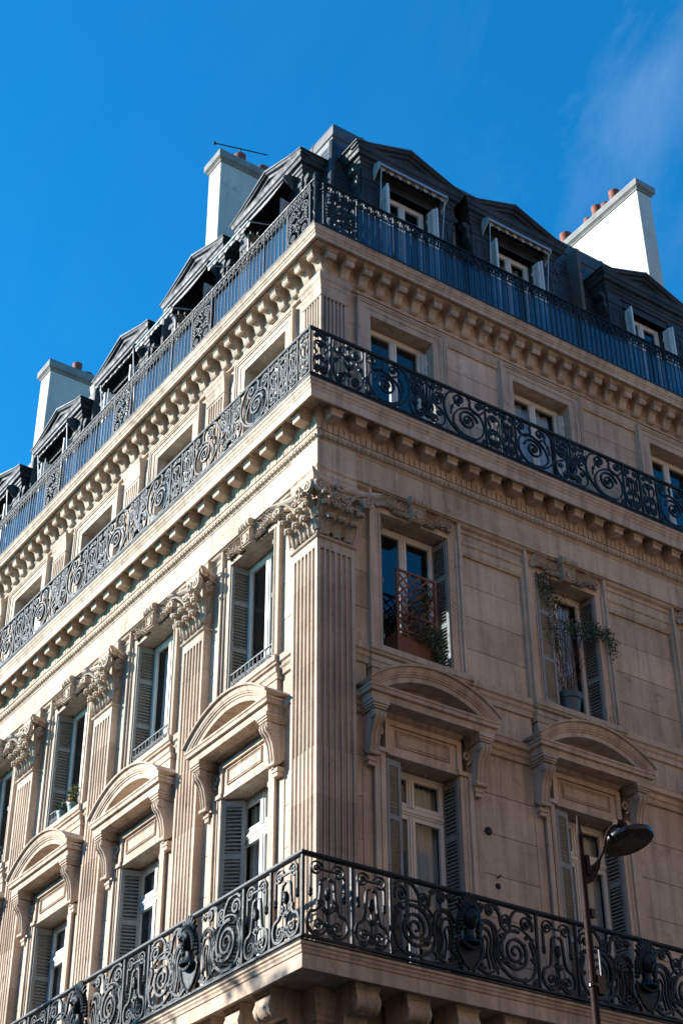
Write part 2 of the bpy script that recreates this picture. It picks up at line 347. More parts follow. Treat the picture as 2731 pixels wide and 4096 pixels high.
# ---- low balcony
low=put('balcony_slab',(lambda m:(m.sweep(bothpath(0,LU,RU),[(-.3,7.96),(.50,7.96),(.50,8.0),(-.3,8.0)]),m)[1])(MB()),STONE,'R',(0,0,0),B)
run('cornice_stone',[(-.1,8.22),(.60,8.25),(.625,8.235),(.625,8.19),(.605,8.175),(.605,8.15),(.59,8.13),(.585,8.10),(.57,8.09),(.57,7.92),(.52,7.92),(.505,7.97),(-.1,7.97)],LU,RU,low,piece=1.9)
def scroll_bracket(mb,w,h,dp,top=.06,roll=.09):
    """console: cap, S-shaped body with a front roll, sides with a carved volute"""
    for i,(e,z) in enumerate(((.035,0),(.022,-.028),(.010,-.052))): mb.box(-w/2-e,w/2+e,0,dp+e,z-.028,z,0)
    t=-.08
    body=[(0,t),(dp,t),(dp+.012,t-.03),(dp+.005,t-roll*.9),(dp-roll*.45,t-roll*1.35),(dp-roll*1.2,t-roll*1.25),(dp*.42,t-h*.42),(dp*.20,t-h*.62),(.03,t-h*.8),(0,t-h*.82)]
    mb.extu(body,-w/2,w/2)
    r=roll*.62; cz=t-roll*.72
    mb.lathe((-w/2-.006,dp-roll*.42,cz),[(r*.3,0),(r,0),(r*1.05,w*.12),(r*.92,w*.2),(r*1.02,w*.30),(r*.86,w*.5),(r*1.02,w*.7),(r*.92,w*.8),(r*1.05,w*.88),(r,w+.012),(r*.3,w+.012)],10,'u')
    for s in (-1,1):
        mb.lathe((s*(w/2)+(0 if s>0 else -.012),dp-roll*.5,cz+.01),[(r*.5,0),(r*.5,.012)],8,'u')
def lowbr(mb): 
    scroll_bracket(mb,.33,.95,.46,roll=.2); mb.box(-.12,.12,.0,.09,-1.5,-.8,.01)
for side,c0,p in (('R',.44,.745),('L',.46,.69)):
    u=c0
    while u<END[side]-.2:
        rep('lowbr','bracket',lowbr,STONE,side,(u,-.02,7.955),low); u+=p
# pier heads under the low balcony
mb=MB(); mb.sweep([toR(.30,-.06),(.06,-.06),(.30,-.06)],[(-.1,7.3),(.0,7.3),(.0,7.56),(.03,7.58),(.03,7.63),(.06,7.66),(.06,7.72),(.09,7.76),(.09,7.95),(-.1,7.95)]); put('pier_capital',mb,STONE,'R',(0,0,0),B)
# ---- noble floor courses
def band(name,prof,side,a,b,parent,piece=1.25,mt=STONE):
    n=max(1,round((b-a)/piece)); l=(b-a)/n
    for k in range(n):
        mb=MB(); mb.extu(prof,.002,l-.002); put(name,mb,mt,side,(a+k*l,0,0),parent)
pilW=.64
def spansbetween(side,hw):
    cs=CEN[side]; out=[]
    if side=='L':
        prev=.66
        for c in cs:
            out+= [(prev,c-hw),(c+hw,c+1.5-.32)]; prev=c+1.5+.32
    else:
        prev=.66
        for c in cs: out.append((prev,c-hw)); prev=c+hw
        out.append((prev,END[side]))
    return [(a,b) for a,b in out if b-a>.03]
for side in 'LR':
    for a,b in spansbetween(side,.90):
        band('string_course',[(-.16,11.86),(-.11,11.88),(-.10,11.95),(-.075,11.97),(-.07,12.04),(-.02,12.06),(-.02,12.13),(-.005,12.15),(-.16,12.22)],side,a,b,walls[side,'first'])
    for a,b in spansbetween(side,.02 if side=='R' else .95) if side=='R' else spansbetween(side,.9):
        band('string_course',[(-.16,12.66),(-.11,12.67),(-.105,12.75),(-.08,12.78),(-.075,12.83),(-.045,12.85),(-.045,12.95),(-.16,12.965)],side,a,b,walls[side,'second'])
    for a,b in spansbetween(side,.90):
        mb=MB(); mb.box(a,b,-.2,WL_N-.004,12.21,12.67); put('wall_panel',mb,STONE,side,(0,0,0),walls[side,'second'])
# ---- windows
def rect_frame(mb,u0,u1,z0,z1,w,d0,d1,bot=True):
    mb.box(u0,u0+w,d0,d1,z0,z1,.004); mb.box(u1-w,u1,d0,d1,z0,z1,.004); mb.box(u0+w,u1-w,d0,d1-.002,z1-w,z1,.004)
    if bot: mb.box(u0+w,u1-w,d0,d1-.002,z0,z0+w,.004)
def casement(side,c,z0,z1,hw,dp,parent,transom=None,curtain=0,lite=1):
    """frame with two leaves (and two small lights above a transom); panes are sub-parts of the window"""
    mb=MB(); rect_frame(mb,-hw,hw,0,z1-z0,.05,-.07,0)
    lo=z0; zt=transom-z0 if transom else None
    if transom: mb.box(-hw+.05,hw-.05,-.06,.02,zt-.055,zt+.055,.012); mb.box(-hw+.05,hw-.05,0,.035,zt-.02,zt+.02,.006)
    win=put('window',mb,FRAME,side,(c,dp,z0),parent)
    hh=[(.05,(zt-.055) if transom else z1-z0-.05)]+([(zt+.055,z1-z0-.05)] if transom else [])
    for a,b in hh:
        for s in (-1,1):
            u0,u1=(-hw+.05,-.004) if s<0 else (.004,hw-.05)
            m=MB(); rect_frame(m,u0,u1,a+.003,b-.003,.062,-.045,.012); m.box((-.035 if s<0 else .006),(-.006 if s<0 else .035),.012,.028,a+.01,b-.01) 
            put('window_leaf',m,FRAME,side,(c,dp,z0),win)
            p=MB(); p.add([(u0+.055,-.02,a+.055),(u1-.055,-.02,a+.055),(u1-.055,-.02,b-.055),(u0+.055,-.02,b-.055)],[(0,1,2,3)])
            put('pane',p,GLASS,side,(c,dp,z0),win)
    if curtain:
        H=z1-z0-.12; m=MB()
        for s in ((-1,1) if curtain==1 else (1,)):
            x0,x1=(.06,hw-.06) if curtain==1 else (-hw+.08,hw-.08)
            def fn(a,b,s=s): 
                u=(x0+(x1-x0)*(a*(.55+.45*b**1.3) if curtain==1 else a)); u=hw-.06-(u-x0) if curtain==1 else u
                return (u*s,-.16+.025*math.sin(a*34+b*1.5)+.01*math.sin(a*11),.05+H*b)
            m.grid(fn,44,5)
        put('curtain',m,CURT,side,(c,dp,z0),win,recalc=False)
    return win
def slat_geo(mb,w): mb.hexa([(-w/2,-.017,-.016),(w/2,-.017,-.016),(w/2,-.010,-.020),(-w/2,-.010,-.020),(-w/2,.010,.020),(w/2,.010,.020),(w/2,.017,.016),(-w/2,.017,.016)])
NSLAT=[0]
def shutter(side,hu,hd,z0,z1,w,ang,parent,single=False,mt=SHUT,solid=False):
    """louvred leaf hinged at (hu,hd), turned by ang in the plan"""
    ca,sa=math.cos(ang),math.sin(ang)
    def T(mb):
        mb.v=[(v[0]*ca-v[1]*sa,v[0]*sa+v[1]*ca,v[2]) for v in mb.v]; return mb
    H=z1-z0; st=.052
    mb=MB(); mb.box(0,st,-.017,.017,0,H); mb.box(w-st,w,-.017,.017,0,H)
    zs=[0,.10]; cuts=[(0,.09),(H*.36-.04,H*.36+.04),(H*.72-.04,H*.72+.04),(H-.09,H)]
    if H<1.6: cuts=[(0,.09),(H*.55-.04,H*.55+.04),(H-.08,H)]
    for a,b in cuts: mb.box(st,w-st,-.0155,.0155,a,b)
    for zz in (.2,H*.5,H-.2): mb.box(-.018,.03,.014,.028,zz-.04,zz+.04)
    sh=put('shutter',T(mb),mt,side,(hu,hd,z0),parent)
    key=('sh',round(ang,3),round(w,3))
    joined=MB()
    for (a,b),(c_,d_) in zip(cuts,cuts[1:]):
        n=int((c_-b)/.054); sp=(c_-b)/n
        for i in range(n):
            z=b+sp*(i+.5)
            if single and NSLAT[0]<300:
                NSLAT[0]+=1
                def bl(m): 
                    slat_geo(m,w-2*st); m.v=[(x+w/2,y,zz) for x,y,zz in m.v]; T(m)
                rep(key,'slat',bl,mt,side,(hu,hd,z0+z),sh)
            else:
                k=len(joined.v); slat_geo(joined,w-2*st); joined.v[k:]=[(x+w/2,y,zz+z) for x,y,zz in joined.v[k:]]
    if joined.v: put('louvre_panel',T(joined),mt,side,(hu,hd,z0),sh,stuff=True)
    return sh
def architrave(mb,hw,z0,z1,fw,d,base,steps=((0,0),(.07,.02),(.15,.035),(.19,.055))):
    """stepped stone frame round an opening (relative to centre)"""
    n=len(steps)
    for i,(o,p) in enumerate(steps):
        o2=steps[i+1][0] if i+1<n else fw
        a,b=hw+o,hw+o2
        mb.box(-b,-a,base,d+p,z0,z1+o2); mb.box(a,b,base,d+p,z0,z1+o2); mb.box(-a,a,base,d+p-.0005*i,z1+o,z1+o2)
def reveal(side,c,z0,z1,hw,din,dout,parent):
    mb=MB(); mb.box(-hw-.02,-hw,din,dout,0,z1-z0); mb.box(hw,hw+.02,din,dout,0,z1-z0)
    for a,b in ((-hw-.02,-hw*.36),(-hw*.36+.004,hw*.36-.004),(hw*.36,hw+.02)): mb.box(a,b,din,dout,z1-z0,z1-z0+.03)
    mb.box(-hw,hw,din,dout-.01,-.06,-.001)
    for x in (-.18,.22): mb.lathe((x,(din+dout)/2,z1-z0),[(.03,0),(.022,-.02),(.006,-.03)],8)
    return put('reveal',mb,STONED,side,(c,0,z0),parent)
# leaf used by garlands and capitals
def leafgrid(mb,base,dirv,outv,sidev,Ln,Wd,curl,lobes=3,rib=.012,tipdrop=.25,nu=7,nv=4):
    base=Vector(base); dirv=Vector(dirv); outv=Vector(outv); sidev=Vector(sidev)
    def fn(a,b):
        t=a; s=(b-.5)*2
        wd=Wd*.5*(math.sin(PI*min(1,.12+t*.88))**.55)*(1-.22*abs(math.sin(lobes*PI*t)))*(1.0-.25*t)
        up=t if t<.72 else .72+(t-.72)*(.4-tipdrop*3*(t-.72))
        ou=curl*(t**2.6)
        if t>.85: up-=tipdrop*(t-.85)*2.2
        return base+dirv*(Ln*up)+outv*(ou+rib*(1-abs(s))*1.6-.020*abs(s)**2*0+.010*math.cos(s*9)*(1-t*.5))+sidev*(s*wd)
    mb.grid(fn,nu,nv)
def garland(mb,x0,x1,z,s):
    """relief swag of oak leaves along the lintel"""
    r=random.Random(int(x0*10)+5); n=17
    for i in range(n):
        t=(i+.5)/n; u=x0+(x1-x0)*t; zz=z+.035*math.sin(t*PI*2)+.01
        for q in (-1,1):
            a=q*r.uniform(.7,1.5); dx=s*math.cos(a); dz=math.sin(a)
            leafgrid(mb,(u,.008,zz),(dx,.05,dz),(0,1,0),(-dz,0,dx),r.uniform(.13,.18),.10,.05,lobes=3,nu=6,nv=4)
            mb.ball((u+dx*.11,.03,zz+dz*.11),.020,(1,.8,1),5,3)
        if i%3==1: mb.ball((u+.02,.035,zz+r.uniform(-.03,.03)),.022,(1,1,1),6,4)
    mb.tube([(x0,.02,z),(x0+(x1-x0)*.33,.035,z+.03),(x0+(x1-x0)*.66,.035,z-.02),(x1,.02,z+.02)],.010,5)
def keystone(mb):
    mb.hexa([(-.105,-.05,0),(.105,-.05,0),(.105,.075,0),(-.105,.075,0),(-.14,-.05,.27),(.14,-.05,.27),(.14,.10,.27),(-.14,.10,.27)])
    mb.bar([(-.095,.088,.03),(.095,.088,.03),(.12,.105,.24),(-.12,.105,.24),(-.095,.088,.03)],.016,.02)
    for a in (-70,-45,-20,0,20,45,70):
        q=R(a); mb.bar([(0,.092,.05),(math.sin(q)*.05,.098,.05+math.cos(q)*.09),(math.sin(q)*.085,.104,.055+math.cos(q)*.15)],.016,.02)
    mb.lathe((-.17,.085,.335),[(.03,0),(.075,.01),(.072,.05),(.055,.065),(.075,.085),(.075,.12),(.058,.135),(.078,.17),(.058,.205),(.075,.22),(.075,.255),(.055,.275),(.072,.29),(.075,.33),(.03,.34)],10,'u')
    mb.box(-.15,.15,-.04,.07,.26,.29)
# ---- upper noble floor (second) and the storey above (third)
def second_frame(mb):
    Z=15.31-12.97
    for s in (-1,1):
        for i,(o,p,o2) in enumerate(((0,-.03,.02),(.02,-.045,.13),(.13,-.015,.165))): a,b=sorted((s*(.63+o),s*(.63+o2))); mb.box(a,b,-.22,FR_N+p,0,Z)
    # taller head zone: plain field for the garland, outer moulding
    mb.box(-.81,.81,-.22,FR_N-.045,Z,Z+.33); mb.box(-.83,.83,-.2,FR_N-.005,Z+.33,Z+.365); mb.box(-.85,.85,-.2,FR_N+.02,Z+.365,Z+.40)
    for s in (-1,1):
        a,b=sorted((s*.805,s*.85)); mb.box(a,b,-.2,FR_N+.0205,0,Z+.368)
def garl(mb):
    garland(mb,-.70,-.15,.10,1); garland(mb,.70,.15,.10,-1)
    mb.v=[(a,b*1.35,c) for a,b,c in mb.v]
def sill_second(mb):
    mb.extu([(-.5,12.95),(-.5,12.80),(-.10,12.80),(-.02,12.83),(-.01,12.86),(.01,12.87),(.01,12.96),(-.01,12.975),(-.42,12.99),(-.5,12.99)],-.90,.90)
    mb.extu([(-.2,12.62),(-.06,12.62),(-.05,12.70),(-.03,12.72),(-.03,12.79),(-.2,12.79)],-.87,.87)
    mb.box(-.84,.84,-.2,-.075,12.2,12.62)
for side in 'LR':
    for i,c in enumerate(CEN[side]):
        wl=walls[side,'second']
        rep('fr2','window_surround',second_frame,STONE,side,(c,0,12.97),wl)
        rep('garl','garland',garl,STONED,side,(c,FR_N-.04,15.375),wl,recalc=False)
        rep('key','keystone',keystone,STONED,side,(c,FR_N,15.29),wl)
        rep('sill2','window_sill',sill_second,STONE,side,(c,0,0),wl)
        reveal(side,c,12.98,15.31,.63,-.5,-.222,wl)
        win=casement(side,c,12.985,15.30,.60,-.42,wl,curtain=(2 if i%3==1 else 0))
        big=(side=='R' and i<2) or (side=='L' and i<2)
        shutter(side,c+.615,-.13,13.0,15.26,.33,R(-97),wl,single=big and side=='R' or (side=='L' and i==0))
        shutter(side,c-.615,-.13,13.0,15.26,.33,R(-8 if side=='R' and i>=1 else -83),wl,single=side=='R' and i==1)
# ---- lower noble floor (first): frame, panel, pediment
def first_frame(mb):
    hw=.63; Z=11.37-8.26
    mb.box(-hw-.20,-hw,-.22,FR_N-.02,0,Z+.02); mb.box(hw,hw+.20,-.22,FR_N-.02,0,Z+.02); mb.box(-hw,hw,-.22,FR_N-.0205,Z,Z+.52)
    for s in (-1,1):
        a,b=sorted((s*(hw+.13),s*(hw+.2))); mb.box(a,b,-.22,FR_N+.015,0,Z)
        a,b=sorted((s*(hw+.07),s*(hw+.09))); mb.box(a,b,-.22,FR_N-.005,0,Z)
        # shouldered ear
        a,b=sorted((s*(hw-.04),s*(hw+.2))); mb.box(a,b,-.22,FR_N+.016,Z,Z+.06)
        a,b=sorted((s*(hw-.06),s*(hw+.02))); mb.box(a,b,-.22,FR_N+.014,Z+.06,Z+.48)
    mb.box(-hw-.02,hw+.02,-.22,FR_N+.018,Z+.43,Z+.50)
def head_panel(mb):
    Z=0
    rect_frame(mb,-.46,.46,.13,.38,.014,-.02,.022); rect_frame(mb,-.425,.425,.165,.345,.010,-.02,.014); mb.box(-.41,.41,-.02,.004,.18,.33)
def arc(cx,zb,r,a0,a1,n): return [(cx+r*math.sin(a0+(a1-a0)*i/n),zb+r*math.cos(a0+(a1-a0)*i/n)) for i in range(n+1)]
PW=1.10; PZ=11.96
def pediment(mb):
    d=.25
    # bed and corona: horizontal cornice with returns
    prof=[(-.42,0),(-.06,0),(-.05,.10),(-.005,.11),(.0,.16),(.018,.175),(.018,.20),(-.42,.21)]
    mb.sweep([(-PW,-.16),(-PW,d),(PW,d),(PW,-.16)],[(p*.9,z) for p,z in prof])
    # segmental arch: moulded ring swept along an arc, front and returns
    hw=PW+.01; rise=.42; rr=(hw*hw+rise*rise)/(2*rise); am=math.asin(hw/rr); zc=.24+rise-rr
    n=22
    def ring(off,dd): return [(x,dd,z) for x,z in arc(0,zc,rr+off,-am,am,n)]
    lay=[(-.185,-.17),(-.185,d-.055),(-.115,d-.05),(-.11,d-.035),(-.085,d-.03),(-.08,d-.015),(-.06,d-.01),(-.05,d-.0),(.01,d+.015),(.02,d+.05),(.045,d+.055),(.045,-.15)]
    k=len(lay); vs=[];
    for i in range(n+1):
        a=-am+2*am*i/n
        for o,dd in lay: vs.append(((rr+o)*math.sin(a),dd,zc+(rr+o)*math.cos(a) if True else 0))
    fs=[(i*k+q,i*k+(q+1)%k,(i+1)*k+(q+1)%k,(i+1)*k+q) for i in range(n) for q in range(k)]+[tuple(range(k)),tuple(n*k+q for q in range(k-1,-1,-1))]
    # trim below the corona top
    vs=[(x,dd,max(z,.20)) for x,dd,z in vs]
    mb.add(vs,fs)
    # back of the tympanum
    A=arc(0,zc,rr-.12,-am,am,n); poly=[(x,max(z,.2)) for x,z in A]
    mb.extd([(-hw+.1,.2)]+poly[2:-2]+[(hw-.1,.2)],-.175,-.165)
def ped_console(mb):
    w=.17
    for e,z0,z1 in ((.05,-.05,0),(.035,-.085,-.05),(.018,-.115,-.085)): mb.box(-w/2-e,w/2+e,-.15,.16+e,z0,z1)
    S=[(.155,-.13),(.175,-.18),(.16,-.25),(.10,-.32),(.055,-.42),(.03,-.55),(.015,-.68),(.0,-.70),(-.06,-.70),(-.15,-.6),(-.15,-.12)]
    mb.extu([(a-.0,b) for a,b in S],-w/2+.01,w/2-.01)
    for x in (-w/2+.02,0,w/2-.02): mb.tube([(x,a+.006,b) for a,b in S[:8]],.012,5)
    mb.lathe((-w/2-.012,.115,-.185),[(.02,0),(.062,.0),(.066,.03),(.050,.05),(.05,w-.03),(.066,w-.006),(.062,w+.024),(.02,w+.024)],12,'u')
    mb.lathe((-w/2-.012,.012,-.70),[(.01,0),(.038,.0),(.04,.03),(.03,.05),(.03,w-.03),(.04,w-.006),(.038,w+.024),(.01,w+.024)],10,'u')
    mb.box(-w/2+.01,w/2-.01,-.15,-.02,-.80,-.735); mb.box(-w/2+.03,w/2-.03,-.15,-.035,-.86,-.80)
    for s in (-1,1):     # side volute carved on the cheek
        sp=spiral(0,0,.055,.008,PI/2,1.4,14); mb.tube([(s*(w/2-.004),.09+p[0]*.9,-.185+p[2]) for p in sp],.008,4)
def side_scroll(mb,s):
    sp=spiral(0,.0,.085,.015,-PI/2,1.3*s,16); mb.tube([(p[0],.0,p[2]*1.3) for p in sp],.018,5)
def first_band(mb): mb.extu([(-.2,.50),(FR_N-.03,.50),(FR_N-.02,.53),(FR_N+.03,.56),(FR_N+.06,.585),(-.2,.585)],-.66,.66)
for side in 'LR':
    for i,c in enumerate(CEN[side]):
        wl=walls[side,'first']
        rep('fr1','window_surround',first_frame,STONE,side,(c,0,8.26),wl)
        rep('hp','lintel_panel',head_panel,STONE,side,(c,FR_N-.02,11.38),wl)
        rep('fb','moulding',first_band,STONE,side,(c,0,11.37),wl)
        pd=rep('ped','pediment',pediment,STONE,side,(c,0,PZ),wl)
        for s in (-1,1):
            rep('pc','bracket',ped_console,STONE,side,(c+s*.90,0.0,PZ),pd)
            rep('ss%d'%s,'scroll_ornament',(lambda m,s=s:side_scroll(m,s)),STONE,side,(c+s*.735,FR_N+.01,11.66),wl)
        for s in (-1,1): rep('ps%d'%s,'pilaster_strip',(lambda m,s=s:m.box(*sorted((s*.99,s*.835)),-.2,FR_N-.045,8.26,11.2,.004)),STONE,side,(c,0,0),wl)
        reveal(side,c,8.32,11.37,.63,-.5,-.222,wl)
        casement(side,c,8.33,11.36,.60,-.42,wl,transom=10.78,curtain=1 if (side=='R' or i%2==0) else 2)
        s1=(side=='R' and i==0) or (side=='L' and i==0)
        if side=='R':
            shutter(side,c+.615,-.13,8.36,11.32,.33,R(-97),wl,single=s1)
            shutter(side,c-.615,-.13,8.36,11.32,.27,R(-8),wl,single=s1)
        else:
            shutter(side,c+.615,-.13,8.36,11.32,.33,R(-97),wl,single=False)
            if i<2: shutter(side,c+.60,-.115,8.36,11.32,.33,R(-128 if i==0 else -112),wl,single=i==0)
            shutter(side,c-.615,-.13,8.36,11.32,.33,R(-83),wl)
# ---- third floor windows
def third_frame(mb):
    architrave(mb,.63,0,19.24-16.9,.28,FR_M,-.4,((0,0),(.12,.012),(.21,.03),(.245,.045)))
for side in 'LR':
    for i,c in enumerate(CEN[side]):
        wl=walls[side,'third']
        rep('fr3','window_surround',third_frame,STONE,side,(c,0,16.9),wl)
        reveal(side,c,16.92,19.24,.63,-.62,-.402,wl)
        casement(side,c,16.93,19.23,.61,-.50,wl,curtain=2 if i%2 else 0)
        shutter(side,c+.60,-.40,16.95,19.1,.15,R(-80),wl,mt=SHUTW)
        shutter(side,c+.56,-.42,16.95,19.1,.15,R(-95),wl,mt=SHUTW)
        mb=MB(); mb.box(-1,1,-.4,WL_M+.003,19.52,19.62); put('wall_panel',mb,STONE,side,(c,0,0),wl)
# ============================================================ PILASTERS AND CAPITALS
def fluteface(u0,u1,d,filled):
    """points along the face from u0 to u1 with six flutes cut in"""
    w=u1-u0; pts=[(u0,d)]; m=.055; n=6; p=(w-2*m+.028)/n
    for i in range(n):
        a=u0+m+i*p; b=a+p-.028
        if not filled: pts+=[(a,d),(a+.002,d-.036),((a+b)/2,d-.046),(b-.002,d-.036),(b,d)]
        else: pts+=[(a,d),(a+.002,d-.035),(a+.013,d-.035),(a+.017,d-.014),((a+b)/2,d-.006),(b-.017,d-.014),(b-.013,d-.035),(b-.002,d-.035),(b,d)]
    pts.append((u1,d)); return pts
DRUMS=[8.27,8.95,9.75,10.45,11.15,11.75,12.4,13.05,13.7,14.22]
def shaft(side,c,parent,hw=.32):
    par=None
    for i,(a,b) in enumerate(zip(DRUMS,DRUMS[1:])):
        def bl(mb):
            mb.extz([(-hw,-.16)]+fluteface(-hw,hw,0,b<=11.16)+[(hw,-.16)],.002,b-a-.002)
        o=rep(('drum',round(b-a,3),b<=11.16),'pilaster_drum',bl,STONE,side,(c,0,a),parent)
    def top(mb): mb.box(-hw,hw,-.16,0,0,.15); mb.sweep([(-hw,-.16),(-hw,0),(hw,0),(hw,-.16)],[(-.05,.14),(.0,.145),(.028,.155),(.04,.175),(.028,.195),(.0,.205),(-.05,.21)])
    rep('ptop','necking',top,STONE,side,(c,0,14.22),parent)
def face_capital(mb,u0,u1,left=True,right=True):
    """acanthus leaves, stalks, helices and rosette on one face; z from 0 to .94"""
    w=u1-u0; c=(u0+u1)/2; r=random.Random(3)
    def lf(u,z,ln,wd,cu,base=.02,ang=0): leafgrid(mb,(u,base,z),(math.sin(ang),0,math.cos(ang)),(0,1,0),(math.cos(ang),0,-math.sin(ang)),ln,wd,cu,lobes=4,rib=.018,nu=10,nv=6)
    n1=3
    for i in range(n1): lf(u0+w*(i+.5)/n1,0,.31,.24,.13,.018)
    for i in range(4):
        if (i==0 and not left) or (i==3 and not right): pass
        lf(u0+w*(i)/3,.05,.50,.24,.16,.016,(i-1.5)*.04)
    for i in range(n1): lf(u0+w*(i+.5)/n1,.28,.36,.15,.13,.05)
    for x in (-.30,-.1,.1,.30): mb.tube([(c+x*w*.9,.03,.25),(c+x*w*1.0,.055,.45),(c+x*w*1.2,.08,.58)],[.022,.026,.032],6)
    for s in (-1,1):
        e=u0 if s<0 else u1
        # corner volute on a rising stalk
        st=crv([(c+s*w*.16,.05,.42),(c+s*w*.26,.085,.62),(e-s*.02,.13,.76),(e+s*.10,.17,.77)],5); mb.tube(st,.030,6)
        sp=spiral(0,0,.115,.018,PI/2,-1.6*s,26); mb.tube([(e+s*.095+p[0],.165+.02*(i/26),.665+p[2]) for i,p in enumerate(sp)],[.036-.018*i/26 for i in range(27)],6)
        mb.lathe((e+s*.095,.13,.665),[(.09,0),(.09,.04),(.03,.055)],10,'d')
        # inner helix meeting under the abacus
        sp=spiral(0,0,.075,.012,PI/2,1.5*s,20); mb.tube([(c+s*.085+p[0],.10+.02*i/20,.655+p[2]) for i,p in enumerate(sp)],[.024-.012*i/20 for i in range(21)],6)
        mb.tube(crv([(c+s*w*.12,.05,.42),(c+s*w*.22,.08,.58),(c+s*.12,.10,.71)],4),.022,6)
        # leaf cradling the volute
        lf(e-s*.07,.34,.34,.22,.20,.05,s*.42)
        for q in (0,1,2): mb.ball((e-s*(.03-.05*q),.13+.01*q,.50+.02*q),.038,(1,1,.7),7,4)
    for x in (-.19,0,.19): mb.ball((c+x,.11,.52),.05,(1.3,.9,.75),8,5)
    for i in range(3): 
        mb.ball((u0+w*(i+.5)/3,.125,.255),.062,(1.3,.85,.62),9,5)
        for q in (-1,0,1): mb.ball((u0+w*(i+.5)/3+q*.042,.15-.014*abs(q),.225-.006*abs(q)),.026,(1,1,1),6,4)
    for i in range(4):
        mb.ball((u0+w*i/3,.15,.44),.060,(1.25,.85,.62),9,5)
        for q in (-1,0,1): mb.ball((u0+w*i/3+q*.040,.178-.014*abs(q),.41-.006*abs(q)),.025,(1,1,1),6,4)
    for s in (-1,1):
        e=u0 if s<0 else u1
        for q in (-1,0,1): mb.ball((e+s*.055+q*.03,.225,.54-.01*abs(q)),.042,(1,1,.8),7,4)
def rosette(mb):
    for i in range(8):
        a=i*PI/4; mb.ball((.055*math.cos(a),.012,.055*math.sin(a)),.034,(1,.8,1),6,4)
        b=a+PI/8; leafgrid(mb,(0,-.02,0),(math.cos(b),0,math.sin(b)),(0,1,0),(-math.sin(b),0,math.cos(b)),.115,.07,.05,lobes=2,nu=4,nv=2)
    mb.ball((0,.03,0),.035,(1,1,1),8,5)
def concave(u0,u1,tip,mid,n=10):
    return [(u0+(u1-u0)*i/n, tip-(tip-mid)*math.sin(PI*i/n)**.75) for i in range(n+1)]
ABP=[(-.12,0),(-.045,0),(-.04,.04),(-.012,.05),(.0,.065),(.014,.09),(.010,.125),(-.12,.13)]
def capital(side,c,parent):
    def body(mb):
        mb.hexa([(-.30,-.16,0),(.30,-.16,0),(.30,.0,0),(-.30,.0,0),(-.34,-.16,.80),(.34,-.16,.80),(.34,.07,.80),(-.34,.07,.80)])
        face_capital(mb,-.30,.30); mb.v=[(a,(b*1.22 if b>0 else b),z) for a,b,z in mb.v]
        for s in (-1,1):   # leaves on the returns
            for z,ln in ((0,.30),(.28,.36)): leafgrid(mb,(s*.31,-.07,z),(0,0,1),(s,0,0),(0,1,0),ln,.14,.11,lobes=4,nu=9,nv=4)
            sp=spiral(0,0,.10,.015,PI/2,1.5,20); mb.tube([(s*.42,.02+p[0]*.8,.665+p[2]) for p in sp],.028,6)
    cp=rep('cap','capital',body,STONED,side,(c,0,14.43),parent,recalc=False)
    def ab(mb):
        fr=concave(-.53,.53,.21,.06); mb.sweep([(-.36,-.16)]+[(-.53,.16)]+fr[0:]+[(.53,.16)]+[(.36,-.16)],ABP)
        mb.extz([(-.36,-.16),(-.48,.1)]+[(a*.93,b-.04) for a,b in fr]+[(.48,.1),(.36,-.16)],.0,.10)
    rep('aba','abacus',ab,STONE,side,(c,0,15.23),cp)
    rep('rose','rosette',rosette,STONED,side,(c,.10,15.27),cp,recalc=False)
PIL={'L':[CL[k]+1.5 for k in range(7)],'R':[]}
for c in PIL['L']:
    p=put('pilaster',(lambda m:(m.box(-.30,.30,-.2,-.05,8.26,15.6),m)[1])(MB()),STONE,'L',(c,0,0),B)
    shaft('L',c,p); capital('L',c,p)
# corner pilaster: both faces in one run of drums
cp_=put('corner_pilaster',(lambda m:(m.box(-.1,.3,-.3,.1,8.26,15.6),m)[1])(MB()),STONE,'R',(0,0,0),B)
cp_.location=Vector((.3,.3,0)); ABS[cp_.name]=Vector((.3,.3,0))
def lshape(filled,w=.64):
    Rf=fluteface(0,w,0,filled); Lf=[toR(u,d) for u,d in fluteface(0,w,0,filled)][::-1]
    return [(.17,-w)]+Lf[:-1]+[(0,0)]+Rf[1:]+[(w,-.17),(.17,-.17)]
for a,b in zip(DRUMS,DRUMS[1:]):
    mb=MB(); mb.extz(lshape(b<=11.16),a+.002,b-.002); put('pilaster_drum',mb,STONE,'R',(0,0,0),cp_)
mb=MB(); mb.extz([(.17,-.64),(0,-.64),(0,0),(.64,0),(.64,-.17),(.17,-.17)],14.22,14.40)
mb.sweep([(.17,-.64),(0,-.64),(0,0),(.64,0),(.64,-.17)],[(-.05,14.36),(.0,14.365),(.028,14.375),(.04,14.395),(.028,14.415),(.0,14.425),(-.05,14.43)]); put('necking',mb,STONE,'R',(0,0,0),cp_)
cc=put('capital',(lambda m:(m.extz([(.17,-.62),(.02,-.62),(.02,-.02),(.62,-.02),(.62,-.17),(.17,-.17)],14.42,15.25),m)[1])(MB()),STONED,'R',(0,0,0),cp_)
for side in 'LR':
    mb=MB(); face_capital(mb,.02,.62); put('capital_leaves',mb,STONED,side,(0,0,14.43),cc) if False else None
    mb.v=[(a,b*1.2,z+14.43) for a,b,z in mb.v]; put('acanthus',mb,STONED,side,(0,0,0),cp_,recalc=False)
    rep('rose','rosette',rosette,STONED,side,(.33,.10,15.27),cp_,recalc=False)
mb=MB()   # leaf and volute on the very corner
dg=math.sqrt(.5)
for z,ln,cu in ((0,.32,.12),(.24,.36,.15)): leafgrid(mb,(.0,.0,14.43+z),(0,0,1),(-dg,dg,0),(dg,dg,0),ln,.22,cu,lobes=4,nu=10,nv=6)
sp=spiral(0,0,.11,.015,PI/2,-1.6,24)
